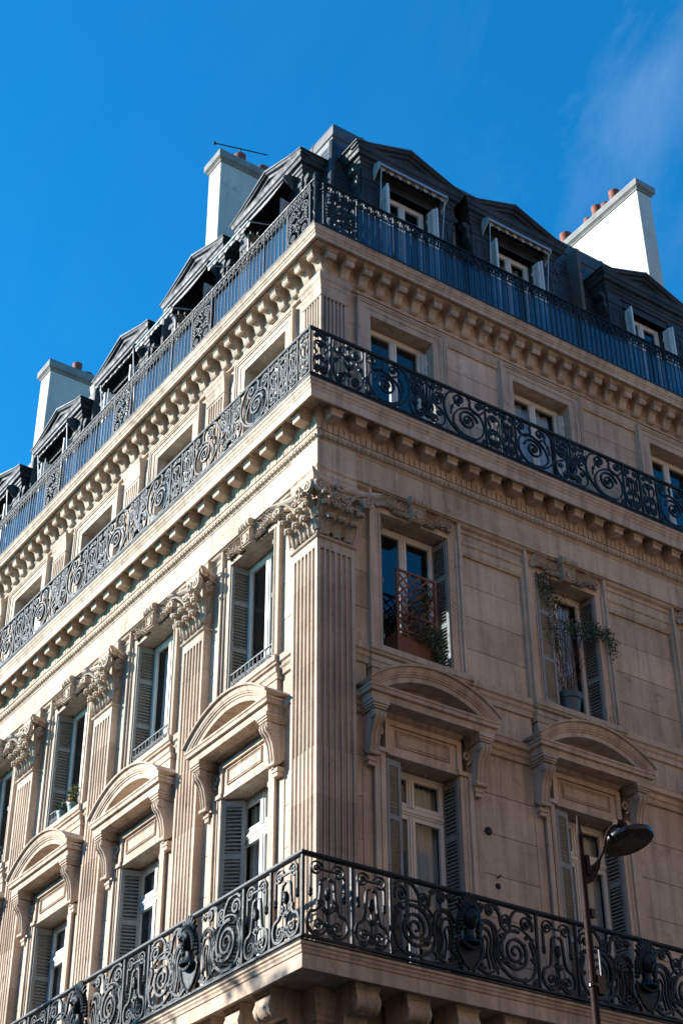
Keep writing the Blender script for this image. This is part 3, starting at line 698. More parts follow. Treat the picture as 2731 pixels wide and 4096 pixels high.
for s in (-1,1): mb.tube([((-.09-p[0])*dg*1.0+s*.022,(.09+p[0])*dg+s*.022,15.09+p[2]) for p in sp],[.034-.016*i/24 for i in range(25)],6)
put('acanthus',mb,STONED,'R',(0,0,0),cp_,recalc=False)
fr=concave(-.19,.93,.20,.05,14); fl=[toR(u,d) for u,d in fr][::-1]
path=[toR(.80,-.16)]+fl[:-2]+[(-.235,.235)]+fr[2:]+[(.80,-.16)]
mb=MB(); mb.sweep(path,[(p,z+15.23) for p,z in ABP]); mb.extz([(.17,-.66),(0.0,-.80)]+[(a+.035,b-.035) for a,b in path[2:-2]]+[(.80,-.0),(.66,-.17),(.17,-.17)],15.235,15.33); put('abacus',mb,STONE,'R',(0,0,0),cp_)
# ============================================================ ENTABLATURE (frieze, egg and dart, dentils, modillions, balcony)
ent=put('entablature',(lambda m:(m.sweep(bothpath(0,LU,RU),[(-.3,16.655),(.30,16.655),(.30,16.70),(-.3,16.70)]),m)[1])(MB()),STONE,'R',(0,0,0),B)
for side in 'LR':
    for a,b in spansbetween(side,.852):
        band('architrave_stone',[(-.2,15.36),(WL_N+.01,15.36),(WL_N+.01,15.50),(WL_N+.03,15.51),(WL_N+.03,15.57),(-.06,15.60),(-.05,15.625),(-.2,15.628)],side,a,b,ent)
for c in PIL['L']:
    rep('arcp','architrave_stone',(lambda m:m.sweep([(-.33,-.2),(-.33,-.02),(.33,-.02),(.33,-.2)],[(-.1,0),(0,0),(0,.12),(.008,.125),(.008,.21),(.03,.24),(.03,.262),(-.1,.268)])),STONE,'L',(c,0,15.36),ent)
run('moulding_stone',[(-.3,15.63),(-.05,15.63),(-.045,15.645),(-.02,15.65),(-.02,15.675),(-.3,15.676)],LU,RU,ent,piece=1.5)
run('frieze_stone',[(-.3,15.678),(-.03,15.678),(-.03,16.10),(-.3,16.10)],LU,RU,ent,piece=1.45,d0=0)
mb=MB(); mb.sweep([toR(.69,0),(0,0),(.69,0)],[(-.1,15.36),(-.0,15.36),(-.0,15.48),(.008,15.485),(.008,15.57),(.03,15.60),(.03,15.622),(.002,15.63),(.002,16.10),(-.1,16.10)]); put('frieze_stone',mb,STONE,'R',(0,0,0),ent)
run('moulding_stone',[(-.3,16.10),(-.02,16.10),(-.01,16.125),(.0,16.13),(.022,16.20),(.028,16.23),(.03,16.245),(.03,16.255),(.022,16.26),(.022,16.40),(.04,16.41),(.05,16.44),(.05,16.66),(-.3,16.66)],LU,RU,ent,piece=1.6)
def eggs(side,e):
    m=MB(); u=.0; i=0
    while u<e:
        m.ball((u+.035,.018,16.175),.030,(1,.9,1.35),6,4)
        m.hexa([(u+.074,.0,16.14),(u+.082,.0,16.14),(u+.082,.03,16.15),(u+.074,.03,16.15),(u+.070,.0,16.22),(u+.086,.0,16.22),(u+.086,.04,16.22),(u+.070,.04,16.22)]); u+=.086; i+=1
    put('egg_and_dart',m,STONED,side,(0,0,0),ent,stuff=True)
    m=MB(); u=-.045
    while u<e: m.box(u,u+.082,.02,.043,16.265,16.415); u+=.1
    put('dentil_course',m,STONE,side,(0,0,0),ent,stuff=True)
eggs('L',LU); eggs('R',RU)
run('cornice_stone',[(-.3,16.88),(.33,16.87),(.40,16.86),(.40,16.80),(.385,16.785),(.38,16.75),(.36,16.72),(.355,16.69),(.345,16.68),(.345,16.535),(.31,16.535),(.30,16.66),(-.3,16.68)],LU,RU,ent,piece=1.7)
def modil(mb):
    mb.hexa([(-.092,0,-.245),(.092,0,-.245),(.092,.20,-.225),(-.092,.20,-.225),(-.092,0,0),(.092,0,0),(.092,.225,0),(-.092,.225,0)])
    for e,z0,z1 in ((.008,-.155,-.125),(.018,-.125,-.07),(.034,-.07,-.0)): mb.hexa([(-.092-e,0,z0),(.092+e,0,z0),(.092+e,.210+e,z0),(-.092-e,.210+e,z0),(-.095-e,0,z1),(.095+e,0,z1),(.095+e,.218+e,z1),(-.095-e,.218+e,z1)])
for side,c0,p in (('R',.19,.4275),('L',.20,.462)):
    u=c0
    while u<END[side]-.1: rep('modil','modillion',modil,STONE,side,(u,.045,16.656),ent); u+=p
# dark metal flashings on the three balcony edges
for nm_,par_,pr_ in (('low',low,[(.50,8.236),(.632,8.222),(.640,8.238),(.50,8.262)]),('mid',ent,[(.30,16.872),(.408,16.846),(.415,16.868),(.30,16.892)])):
    mb=MB(); mb.sweep(bothpath(0,LU,RU),pr_); put('flashing',mb,LEAD,'R',(0,0,0),par_)
# spikes against pigeons
def spikes(side,spans,d,z,nm='bird_spikes',h=.10,st=.055):
    r=random.Random(5); m=MB()
    for a,b in spans:
        u=a
        while u<b:
            x=r.uniform(-.02,.02); y=r.uniform(-.03,.03); q=.0016
            m.add([(u-q,d,z),(u+q,d,z),(u+x,d+y,z+h*r.uniform(.8,1.1))],[(0,1,2)]); m.add([(u,d-q,z),(u,d+q,z),(u+x,d+y,z+h)],[(0,1,2)]); u+=st
    put(nm,m,IRON,side,(0,0,0),B,stuff=True)
for side in 'LR':
    spikes(side,spansbetween(side,.88),-.05,12.96); spikes(side,spansbetween(side,1.05) if side=='R' else [],-.04,12.2)
    spikes(side,[(c-.14,c+.14) for c in CEN[side]],.03,15.69,st=.05,h=.13)
    spikes(side,[(.05,.85)]+[(c-.5,c+.5) for c in PIL[side]],.03,15.34,h=.09)
# ============================================================ THIRD FLOOR: pilasters, top cornice
top=put('top_cornice',(lambda m:(m.sweep(bothpath(0,LU,RU),[(-.4,19.985),(.07,19.985),(.07,20.03),(-.4,20.03)]),m)[1])(MB()),STONE,'R',(0,0,0),B)
run('moulding_stone',[(-.4,19.60),(-.235,19.60),(-.23,19.66),(-.215,19.68),(-.20,19.70),(-.20,19.73),(-.22,19.74),(-.22,19.985),(-.4,19.985)],LU,RU,top,piece=1.6)
run('cornice_stone',[(-.4,20.22),(.18,20.215),(.215,20.205),(.215,20.17),(.20,20.15),(.195,20.11),(.175,20.09),(.165,20.06),(.155,20.055),(.15,20.0),(.15,19.99),(.105,19.99),(.095,20.015),(-.4,20.025)],LU,RU,top,piece=1.55)
mb=MB(); mb.sweep(bothpath(0,LU,RU),[(.10,20.205),(.222,20.192),(.229,20.212),(.10,20.232)]); put('flashing',mb,LEAD,'R',(0,0,0),top)
def cons3(mb):
    for e,z0,z1 in ((.030,-.02,.0),(.018,-.045,-.02),(.006,-.065,-.045)): mb.box(-.08-e,.08+e,-.02,.235+e,z0,z1)
    body=[(-.02,-.065),(.225,-.065),(.235,-.10),(.228,-.14),(.20,-.165),(.16,-.155),(.135,-.145),(.10,-.17),(.07,-.24),(.05,-.31),(.02,-.335),(-.02,-.34)]
    mb.extu(body,-.078,.078)
    mb.lathe((-.083,.185,-.115),[(.02,0),(.045,0),(.047,.02),(.038,.035),(.044,.055),(.036,.083),(.044,.11),(.038,.13),(.047,.146),(.045,.166),(.02,.166)],10,'u')
    for s in (-1,1): mb.lathe((s*.078+(0 if s>0 else -.010),.10,-.13),[(.035,0),(.035,.010),(.012,.012)],8,'u')
for side,c0,p in (('R',.26,.3545),('L',.20,.367)):
    u=c0-.0
    while u<END[side]-.1: rep('cons3','console',cons3,STONE,side,(u,-.20,19.985),top); u+=p
def pil3(mb,side_ret=True):
    hw=.28; f=[(-hw,-.3)]+fluteface(-hw,hw,-.19,False)+[(hw,-.3)]; mb.extz(f,0,2.20)
    mb.box(-hw,hw,-.3,-.19,2.20,2.34)
    P=[(-hw,-.3),(-hw,-.19),(hw,-.19),(hw,-.3)]
    mb.sweep(P,[(-.05,2.24),(.006,2.24),(.018,2.255),(.006,2.27),(-.05,2.27)])
    mb.box(-hw,hw,-.3,-.19,2.34,2.62)
    mb.sweep(P,[(-.05,2.38),(0,2.38),(.012,2.42),(.012,2.46),(.03,2.50),(.034,2.54),(.06,2.60),(.062,2.65),(-.05,2.66)])
for c in PIL['L']: rep('pil3','pilaster',pil3,STONE,'L',(c,0,16.9),B)
Lf=[toR(u,d) for u,d in fluteface(.17,.68,-.17,False)][::-1]; Rf=fluteface(.17,.68,-.17,False)
mb=MB(); mb.extz([(.3,-.68)]+Lf[:-1]+[(.17,-.17)]+Rf[1:]+[(.68,-.3),(.3,-.3)],16.9,19.12)
P=[(.3,-.68),(.17,-.68),(.17,-.17),(.68,-.17),(.68,-.3)]
mb.extz([(.3,-.68),(.17,-.68),(.17,-.17),(.68,-.17),(.68,-.3),(.3,-.3)],19.12,19.6)
mb.sweep(P,[(-.05,19.12),(.006,19.12),(.018,19.135),(.006,19.15),(-.05,19.15)])
mb.sweep(P,[(-.05,19.24),(0,19.24),(.012,19.30),(.012,19.34),(.03,19.38),(.034,19.42),(.06,19.47),(.062,19.53),(.045,19.535),(.045,19.60),(-.05,19.61)])
c3p=put('corner_pilaster',mb,STONE,'R',(0,0,0),B)
# ============================================================ IRON RAILINGS
def rail_thing(label,side='R'): return thing('balcony_railing',label,'railing','R',(0,0,0),None)
RM=rail_thing('black scrolled iron railing of the middle balcony, directly above the block modillions')
RL=rail_thing('black scrolled iron railing with cast female heads, on the lowest balcony')
RT=rail_thing('dark iron railing of bars over blue glass, in front of the roof dormers')
def corner_bar(name,prof,parent,d0): 
    mb=MB(); mb.sweep(bothpath(d0,LU,RU),prof); put(name,mb,IRON,'R',(0,0,0),parent)
S=spiral
def mid_large(mb):
    """2.28 wide, .86 high, mirrored about its centre"""
    Wd=2.28
    for s in (1,-1):
        def X(pts): return [((p[0] if s>0 else Wd-p[0]),p[1],p[2]) for p in pts]
        mb.bar(X(S(.11,.72,.085,.02,PI*1.0,-1.5,20)),.022,.03); mb.ball(X([(.11,.0,.72)])[0],.03)
        mb.bar(X(c3([(.03,.66),(.10,.57),(.22,.57),(.30,.66),(.29,.76),(.36,.84),(.52,.85),(.70,.77),(.80,.58),(.80,.38),(.70,.18),(.52,.04),(.36,.02)])),.026,.03)
        mb.bar(X(c3([(.20,.04),(.09,.14),(.03,.30),(.06,.47),(.18,.58),(.33,.60),(.50,.52),(.62,.36),(.63,.2),(.52,.08),(.38,.03),(.2,.04)])),.024,.03)
        mb.bar(X(S(.35,.35,.20,.02,PI*.95,-2.1,34)),.028,.034,taper=lambda t:1.1-.4*t); mb.ball(X([(.35,0,.35)])[0],.034)
        mb.bar(X(S(.50,.70,.12,.02,-PI*.5,1.5,22)),.024,.03); mb.ball(X([(.50,0,.70)])[0],.03)
        mb.bar(X(c3([(.62,.72),(.60,.60),(.66,.50),(.68,.36)])),.018,.024); mb.ball(X([(.655,0,.50)])[0],.03,(1,1,1.4))
        mb.bar(X(S(.95,.52,.11,.02,PI*.6,1.4,20)),.022,.03); mb.ball(X([(.95,0,.52)])[0],.028)
        mb.bar(X(S(.90,.27,.055,.015,PI*.1,-1.3,14)),.018,.026)
        mb.bar(X(S(1.02,.11,.09,.02,-PI*.1,1.5,20)),.022,.03); mb.ball(X([(1.02,0,.11)])[0],.026)
        mb.bar(X(c3([(.80,.58),(.86,.66),(.95,.64),(1.02,.56),(.98,.40),(.86,.33),(.80,.20),(.86,.05),(1.0,.02)])),.022,.028)
        mb.bar(X(S(.90,.76,.06,.015,PI*1.2,-1.3,14)),.018,.026)
        mb.bar(X(c3([(.84,.78),(.90,.84),(1.0,.80),(1.06,.74)])),.02,.026)
        mb.bar(X(S(.06,.06,.05,.012,PI*.5,1.2,12)),.018,.026)
        for k in range(5):
            a=(.06+.055*k); mb.bar(X(c3([(1.135,.16),(1.125-a*.35,.40),(1.12-a*.95,.62+.02*(4-k)),(1.11-a*1.15,.70+.025*(4-k))])),.014,.022)
        mb.bar(X(c3([(1.14,.14),(1.05,.24),(1.04,.34),(1.10,.42)])),.020,.026)
        mb.ball(X([(1.02,0,.74)])[0],.04,(1,.5,1.3)); mb.ball(X([(.88,0,.66)])[0],.032,(1,.5,1.3))
        mb.bar(X(S(1.04,.74,.075,.06,0,1.0,14)),.014,.022)
    mb.ball((Wd/2,0,.78),.045,(1,.6,1.5)); mb.bar([(Wd/2,0,.1),(Wd/2,0,.72)],.02,.03); mb.ball((Wd/2,.01,.10),.05,(1.6,.8,.7)); mb.ball((Wd/2,.01,.40),.04,(1,.7,1.4))
def leafy(mb,u,z,k=1.):
    for i in range(5):
        a=R(-60+30*i); mb.bar([(u,0,z),(u+math.sin(a)*.05*k,.01,z+math.cos(a)*.05*k),(u+math.sin(a)*.09*k,.0,z+math.cos(a)*.09*k)],.03*k,.025,taper=lambda t:1.2-1.1*t)
    mb.ball((u,.01,z+.02),.025*k)
def mid_narrow(w,kind):
    def f(mb):
        c=w/2
        for s in (1,-1):
            def X(pts): return [(c+s*p[0],p[1],p[2]) for p in pts]
            if kind:
                mb.bar(X(S(w*.25,.74,.055,.012,PI*.5,1.4,16)),.02,.028)
                mb.bar(X(c3([(w*.36,.80),(w*.38,.66),(w*.2,.60),(w*.2,.52),(w*.2,.38),(w*.36,.30),(w*.40,.16),(w*.2,.03),(.0,.10)])),.022,.028)
                mb.bar(X([(w*.34,0,.62),(w*.34,0,.46)]),.016,.024); mb.ball(X([(w*.34,0,.44)])[0],.02,(1,1,1.6),6,4)
            else:
                mb.bar(X(S(w*.22,.76,.05,.012,0,-1.4,14)),.02,.028)
                mb.bar(X(c3([(.0,.66),(w*.30,.62),(w*.34,.50),(w*.22,.42),(w*.34,.34),(w*.36,.2),(w*.2,.05),(0,.12)])),.022,.028)
            mb.bar(X(S(w*.2,.14,.07,.015,-PI*.2,-1.5,18)),.02,.028); mb.ball(X([(w*.2,0,.14)])[0],.022,(1,1,1),6,4)
            mb.bar(X(S(w*.14,.32,.05,.012,-PI*.5,1.3,14)),.018,.026); 
        mb.bar([(c,0,.05),(c,0,.58)],.018,.024); leafy(mb,c,.55,1.1); leafy(mb,c,.34,.8); leafy(mb,c,.12,.8)
        if not kind: leafy(mb,c,.75,.8)
    return f
def post(h,w=.028): return lambda mb: (mb.box(-w/2,w/2,-.018,.018,-.03,h),mb.box(-w/2-.008,w/2+.008,-.026,.026,-.03,.0))
def corner_orn(w):
    def f(mb):
        for s in (1,-1):
            def X(pts): return [(w/2+s*p[0],p[1],p[2]) for p in pts]
            mb.bar(X(S(w*.22,.15,.095,.02,-PI*.2,-1.6,22)),.024,.03); mb.ball(X([(w*.22,0,.15)])[0],.028)
            mb.bar(X(S(w*.24,.66,.075,.015,PI*.5,1.5,20)),.022,.03); mb.ball(X([(w*.24,0,.66)])[0],.026)
            mb.bar(X(c3([(w*.42,.80),(w*.42,.62),(w*.25,.52),(w*.38,.42),(w*.44,.28),(w*.36,.08),(w*.2,.03)])),.022,.028)
            mb.bar(X(S(w*.36,.42,.045,.012,0,1.4,12)),.018,.026)
            mb.bar(X(c3([(0,.3),(w*.14,.42),(w*.08,.56),(w*.22,.58)])),.018,.026)
        mb.bar([(w/2,0,.05),(w/2,0,.80)],.02,.026)
        for z,k in ((.72,1.1),(.52,1.4),(.34,1.5),(.2,1.2)): leafy(mb,w/2,z,k)
    return f
MB.k=1.2
zb=16.90; MD=.385
corner_bar('bottom_rail',[(-.025,zb),(.02,zb),(.02,zb+.03),(-.025,zb+.03)],RM,MD)
corner_bar('handrail',[(-.028,17.775),(-.022,17.76),(.022,17.76),(.03,17.775),(.03,17.80),(.0,17.815),(-.028,17.80)],RM,MD)
LAY={'R':[(-MD,'e'),(-.03,'c'),(.62,'L'),(2.93,'n'),(3.235,'m'),(3.54,'L'),(5.86,'m'),(6.24,'n'),(6.62,'L'),(8.92,'n'),(9.2,'m'),(9.5,'L'),(11.8,'e')],
     'L':[(-MD,'e'),(-.05,'n'),(.22,'m'),(.48,'e'),(.76,'L')]}
u=3.04
for k in range(7): LAY['L']+= [(u,'n'),(u+.27,'m'),(u+.55,'e'),(u+.76,'L') ] if False else [(u,'m'),(u+.38,'n'),(u+.76,'L')]; u+=3
PH=.84
for side in 'LR':
    P=LAY[side]
    for (a,k),(b,_) in zip(P,P[1:]+[(END[side],'')]):
        if a>END[side]-2.4: continue
        rep('mpost','post',post(PH+.02),IRON,side,(a,MD,zb+.03),RM)
        wd=b-a-.03
        if k=='L': 
            sx=wd/2.28
            rep(('mL',round(wd,2)),'scroll_panel',(lambda m:(mid_large(m),setattr(m,'v',[(x*sx,y,z) for x,y,z in m.v]))),IRON,side,(a+.015,MD,zb+.03),RM,recalc=True)
        elif k=='c': rep(('mc',round(wd,2)),'scroll_panel',corner_orn(wd),IRON,side,(a+.015,MD,zb+.03),RM)
        elif k in 'nme' : rep(('m'+k,round(wd,2)),'scroll_panel',mid_narrow(wd,k=='m'),IRON,side,(a+.015,MD,zb+.03),RM)
# low railing with the cast heads
def head(mb,k=1.):
    """cast mask: female face with parted curls and a leaf crown over a shield"""
    def fn(a,b):
        th=-PI/2+PI*a; ph=-PI*.5+PI*b      # front half of the skull
        x=math.cos(th)*math.sin(ph); y=math.cos(th)*math.cos(ph); z=math.sin(th)
        u=.088*x*(1-.16*max(0,-z)); v=.10*y; zz=.125*z
        # features
        f=math.exp(-((x/.16)**2))
        v+= .030*f*math.exp(-(((z+.12)/.16)**2))                   # nose
        v+= .010*f*math.exp(-(((z-.10)/.2)**2))
        for s in (-1,1): v-= .018*math.exp(-(((x-s*.36)/.17)**2))*math.exp(-(((z-.12)/.10)**2)); v+=.008*math.exp(-(((x-s*.36)/.09)**2))*math.exp(-(((z-.10)/.05)**2)); v+=.008*math.exp(-(((x-s*.45)/.2)**2))*math.exp(-(((z+.22)/.18)**2))
        v+= .013*math.exp(-((x/.22)**2))*math.exp(-(((z+.44)/.05)**2)); v+= .012*math.exp(-((x/.22)**2))*math.exp(-(((z+.56)/.05)**2)); v-= .010*math.exp(-((x/.25)**2))*math.exp(-(((z+.50)/.025)**2))
        v+= .016*math.exp(-((x/.25)**2))*math.exp(-(((z+.78)/.12)**2))
        return (u*k,(v+.03)*k,zz*k)
    mb.grid(fn,26,22)
    r=random.Random(2)
    for s in (-1,1):
        for i in range(11):
            t=i/10; mb.ball((s*(.02+.085*math.sin(t*PI*.62))*k,(.085-.05*t)*k,(.115-.02*t-.20*t**1.6)*k),.030*k,(1,1,1),7,5)
            mb.ball((s*(.05+.075*math.sin(t*PI*.6))*k,(.055-.04*t)*k,(.13-.02*t-.26*t**1.5)*k),.030*k,(1,.9,1),7,5)
    for i in range(9):
        a=R(-64+16*i); mb.bar([(math.sin(a)*.09*k,.03*k,math.cos(a)*.13*k),(math.sin(a)*.13*k,.055*k,math.cos(a)*.19*k),(math.sin(a)*.17*k,.05*k,math.cos(a)*.25*k)],.045*k,.03*k,taper=lambda t:1.15-1.0*t)
    mb.lathe((0,.02*k,-.20*k),[(.05*k,.10*k),(.045*k,.05*k),(.06*k,0),(.10*k,-.03*k),(.11*k,-.05*k)],10)
    P=[(-.13,-.20),(-.16,-.26),(-.13,-.36),(-.07,-.45),(0,-.50),(.07,-.45),(.13,-.36),(.16,-.26),(.13,-.20),(.06,-.23),(-.06,-.23)]
    mb.extd([(a*k,b*k) for a,b in P],-.005,.025); mb.tube([(a*k,.03,b*k) for a,b in P[:9]],.012,5)
    for i in range(7): a=-.09+.03*i; mb.ball((a*k,.06*k,(-.235-.06*math.cos(a*12))*k),.022*k,(1,1,1),6,4)
def low_large(mb):
    Wd=2.30; c=Wd/2
    for s in (1,-1):
        def X(pts): return [(c-s*(c-p[0]),p[1],p[2]) for p in pts]
        mb.bar(X(S(.36,.40,.29,.03,PI*.6,-2.6,52,ex=.92)),.030,.036,taper=lambda t:1.1-.3*t)
        mb.bar(X(c3([(.04,.62),(.10,.56),(.06,.44),(.04,.26),(.12,.10),(.28,.05),(.46,.07),(.60,.16),(.70,.10),(.86,.04),(1.0,.10),(1.06,.02)])),.028,.034)
        mb.bar(X(S(.16,.80,.12,.02,PI*1.2,-1.5,22)),.026,.034); mb.ball(X([(.16,0,.80)])[0],.036)
        mb.bar(X(c3([(.05,.90),(.16,.97),(.32,.95),(.42,.82),(.44,.66),(.56,.70),(.60,.86),(.70,.96),(.82,.92)])),.028,.034)
        mb.bar(X(S(.77,.86,.075,.02,PI*.1,1.5,18)),.024,.032); mb.ball(X([(.77,0,.86)])[0],.032); leafy(mb,X([(.90,0,.88)])[0][0],.86,1.0)
        mb.bar(X(c3([(.60,.16),(.66,.34),(.64,.52),(.68,.66),(.78,.72),(.90,.70),(.96,.58)])),.028,.034)
        mb.bar(X(c3([(.72,.12),(.77,.32),(.75,.48),(.80,.60),(.90,.60),(.93,.44),(.90,.25),(1.0,.12)])),.026,.032)
        mb.bar(X(S(.06,.06,.05,.014,PI*.5,1.3,12)),.02,.03); mb.ball(X([(.62,.01,.40)])[0],.03,(1,.7,2.2))
        mb.bar(X(S(.93,.12,.07,.015,PI,1.4,16)),.022,.03); mb.ball(X([(.93,0,.12)])[0],.026)
        mb.bar(X([(.36+.345*math.cos(a*PI/14),0,.40+.345*math.sin(a*PI/14)) for a in range(-9,17)]),.016,.03)
        mb.bar(X(c3([(.66,.06),(.72,.30),(.70,.50),(.74,.66),(.86,.68),(.95,.50)])),.014,.03)
        mb.bar(X(c3([(.79,.10),(.83,.30),(.81,.45),(.86,.52),(.89,.40),(.86,.22)])),.014,.03)
        mb.bar(X(S(.48,.80,.085,.018,-PI*.3,1.5,18)),.018,.03); mb.ball(X([(.48,0,.80)])[0],.026,(1,1,1),6,4)
        mb.bar(X(S(.06,.34,.05,.014,0,1.3,12)),.016,.028); mb.bar(X(S(.64,.93,.045,.012,PI,1.3,12)),.016,.028)
        mb.bar(X(c3([(.02,.02),(.20,.015),(.34,.06),(.50,.015),(.70,.03),(.86,.01)])),.016,.028)
        for q in range(6): leafy(mb,X([(.09+.04*q,0,0)])[0][0],.60+.05*math.sin(q)-.012*q*q,.5)
        for q in range(5): mb.ball(X([(.63+.005*q,.012,.24+.07*q)])[0],.018,(1,.8,1.6),6,4)
        mb.bar(X(S(.56,.57,.04,.03,0,1,10)),.02,.026); leafy(mb,X([(.52,0,.28)])[0][0],.22,1.1)
def low_narrow(w,tall=False):
    def f(mb):
        c=w/2
        for s in (1,-1):
            def X(pts): return [(c+s*p[0],p[1],p[2]) for p in pts]
            mb.bar(X(S(w*.24,.84,.105,.016,PI*.9,-1.7,26)),.015,.032); mb.ball(X([(w*.24,0,.84)])[0],.017,(1,1,1),6,4)
            mb.bar(X([(w*.36,0,.80),(w*.36,0,.58)]),.022,.03); mb.ball(X([(w*.36,.0,.55)])[0],.03,(1,1,1.5),7,5); mb.lathe(X([(w*.36,0,.50)])[0],[(.012,.08),(.02,.04),(.03,.0),(.008,-.03)],7)
            mb.bar(X(c3([(w*.03,.74),(w*.13,.70),(w*.16,.52),(w*.22,.34),(w*.38,.28),(w*.43,.16),(w*.34,.05),(w*.14,.04),(w*.02,.12)])),.026,.034)
            mb.bar(X(S(w*.21,.155,.095,.014,-PI*.3,-1.6,22)),.015,.032); mb.ball(X([(w*.21,0,.155)])[0],.017,(1,1,1),6,4)
            if tall: mb.bar(X(S(w*.14,.42,.06,.014,-PI*.5,1.4,14)),.02,.03)
        mb.bar([(c,0,.05),(c,0,.52)],.018,.026); mb.ball((c,.005,.54),.045,(.9,.9,1.9),9,7); mb.bar([(c-w*.2,0,.17),(c+w*.2,0,.17)],.014,.022); leafy(mb,c,.30,1.1); leafy(mb,c,.13,.9)
        mb.bar([(c-w*.24,0,.84),(c+w*.24,0,.84)],.018,.024)
        for q in range(7): mb.ball((c+.012*math.cos(q*2.4),.035,.50+.018*q),.014,(1,1,1),5,3)
    return f
MB.k=1.2
zl=8.29; LD=.565
corner_bar('bottom_rail',[(-.03,zl),(.03,zl),(.03,zl+.03),(-.03,zl+.03)],RL,LD)
corner_bar('handrail',[(-.035,9.315),(-.025,9.295),(.025,9.295),(.038,9.315),(.035,9.345),(.0,9.362),(-.035,9.345)],RL,LD)
LAY={'R':[(-LD,'n'),(.14,'n'),(.71,'L'),(3.03,'n'),(3.70,'L'),(6.02,'n'),(6.69,'L'),(9.0,'n'),(9.67,'L')],'L':[(-LD,'n'),(.13,'n'),(.76,'L')]}
u=3.17
for k in range(7): LAY['L']+=[(u,'n'),(u+.70,'L')]; u+=3.1 if False else 3.03
for side in 'LR':
    P=LAY[side]
    for i,((a,k),(b,_)) in enumerate(zip(P,P[1:]+[(END[side],'')])):
        if a>END[side]-2.6: continue
        rep('lpost','post',post(.98,.034),IRON,side,(a,LD,zl+.03),RL); wd=b-a-.034
        if k=='L':
            sx=wd/2.30
            pn=rep(('lL',round(wd,2)),'scroll_panel',(lambda m:(low_large(m),setattr(m,'v',[(x*sx,y,z) for x,y,z in m.v]))),IRON,side,(a+.017,LD,zl+.03),RL)
            rep('mask','cast_head',(lambda m:head(m,1.3)),IRON,side,(a+.017+wd/2,LD+.03,zl+.03+.66),pn,recalc=False)
        else: rep(('ln',round(wd,2),i==0),'scroll_panel',low_narrow(wd,i==0),IRON,side,(a+.017,LD,zl+.03),RL)
MB.k=1.15
# top railing
zt=20.25; TD=.165
corner_bar('bottom_rail',[(-.03,20.225),(.03,20.225),(.03,20.265),(-.03,20.265)],RT,TD)
def seg_rail(name,prof,side,a,b):
    mb=MB(); mb.extu([(p+TD,z) for p,z in prof],a,b); put(name,mb,IRON,side,(0,0,0),RT)
for side,a0 in (('L',-.165),('R',-.165)):
    seg_rail('handrail',[(-.022,21.235),(.022,21.235),(.026,21.25),(.0,21.262),(-.022,21.25)],side,a0,END[side])
    seg_rail('middle_rail',[(-.01,21.045),(.01,21.045),(.01,21.06),(-.01,21.06)],side,a0+.1,END[side])
def fri(mb):
    mb.bar(S(.058,.085,.060,.012,PI*1.0,-1.5,16),.015,.022); mb.bar(c3([(.0,.01),(.0,.10),(.035,.165),(.10,.16),(.145,.10),(.145,.01)]),.013,.02); mb.ball((.075,.0,.045),.022,(1.4,.8,1),6,4); mb.ball((.058,0,.085),.018,(1,1,1),6,4)
def topbars(w,n):
    def f(mb):
        for i in range(1,n):
            u=w*i/n; mb.box(u-.007,u+.007,-.007,.007,0,.78); mb.ball((u,0,.72),.014,(1,1,1),5,4); mb.ball((u,0,.765),.010,(1,1,1),5,3)
            mb.ball((u,0,.03),.016,(1,1,.6),5,3)
    return f
def toporn(w):
    def f(mb):
        for s in (1,-1):
            def X(pts): return [(w/2+s*p[0],p[1],p[2]) for p in pts]
            mb.bar(X(S(w*.26,.60,.10,.016,PI*.4,1.8,26)),.018,.024); mb.ball(X([(w*.26,0,.60)])[0],.026)
            mb.bar(X(S(w*.26,.13,.085,.016,-PI*.4,-1.7,24)),.018,.024); mb.ball(X([(w*.26,0,.13)])[0],.022)
            mb.bar(X(c3([(w*.08,.74),(w*.2,.73),(w*.38,.66),(w*.38,.5),(w*.2,.42),(w*.1,.3),(w*.30,.28),(w*.42,.2),(w*.4,.06),(w*.15,.03)])),.018,.024)
            for q in range(4): leafy(mb,X([(w*.34,0,.34)])[0][0],.26+.07*q,.8)
            mb.bar(X(S(w*.16,.36,.05,.012,0,1.4,12)),.016,.022)
            mb.box(*(sorted((w/2+s*w*.47-.008,w/2+s*w*.47+.008))),-.01,.01,0,.78)
        mb.bar([(w/2,0,.0),(w/2,0,.78)],.014,.02)
        for z in (.18,.34,.5,.66): leafy(mb,w/2,z,1.2)
    return f
TL={'R':[(-.01,'o'),(.66,'b'),(1.40,'b'),(2.97,'b'),(4.2,'b'),(5.5,'b'),(7.23,'b'),(8.6,'b'),(10.0,'b'),(11.4,'b')],'L':[(-.02,'o'),(.66,'b'),(1.38,'b')]}
u=3.10
for k in range(7): TL['L']+=[(u,'o'),(u+.68,'b'),(u+1.4,'b')] if k<6 else [(u,'o')]; u+=2.94 if k<2 else 2.96
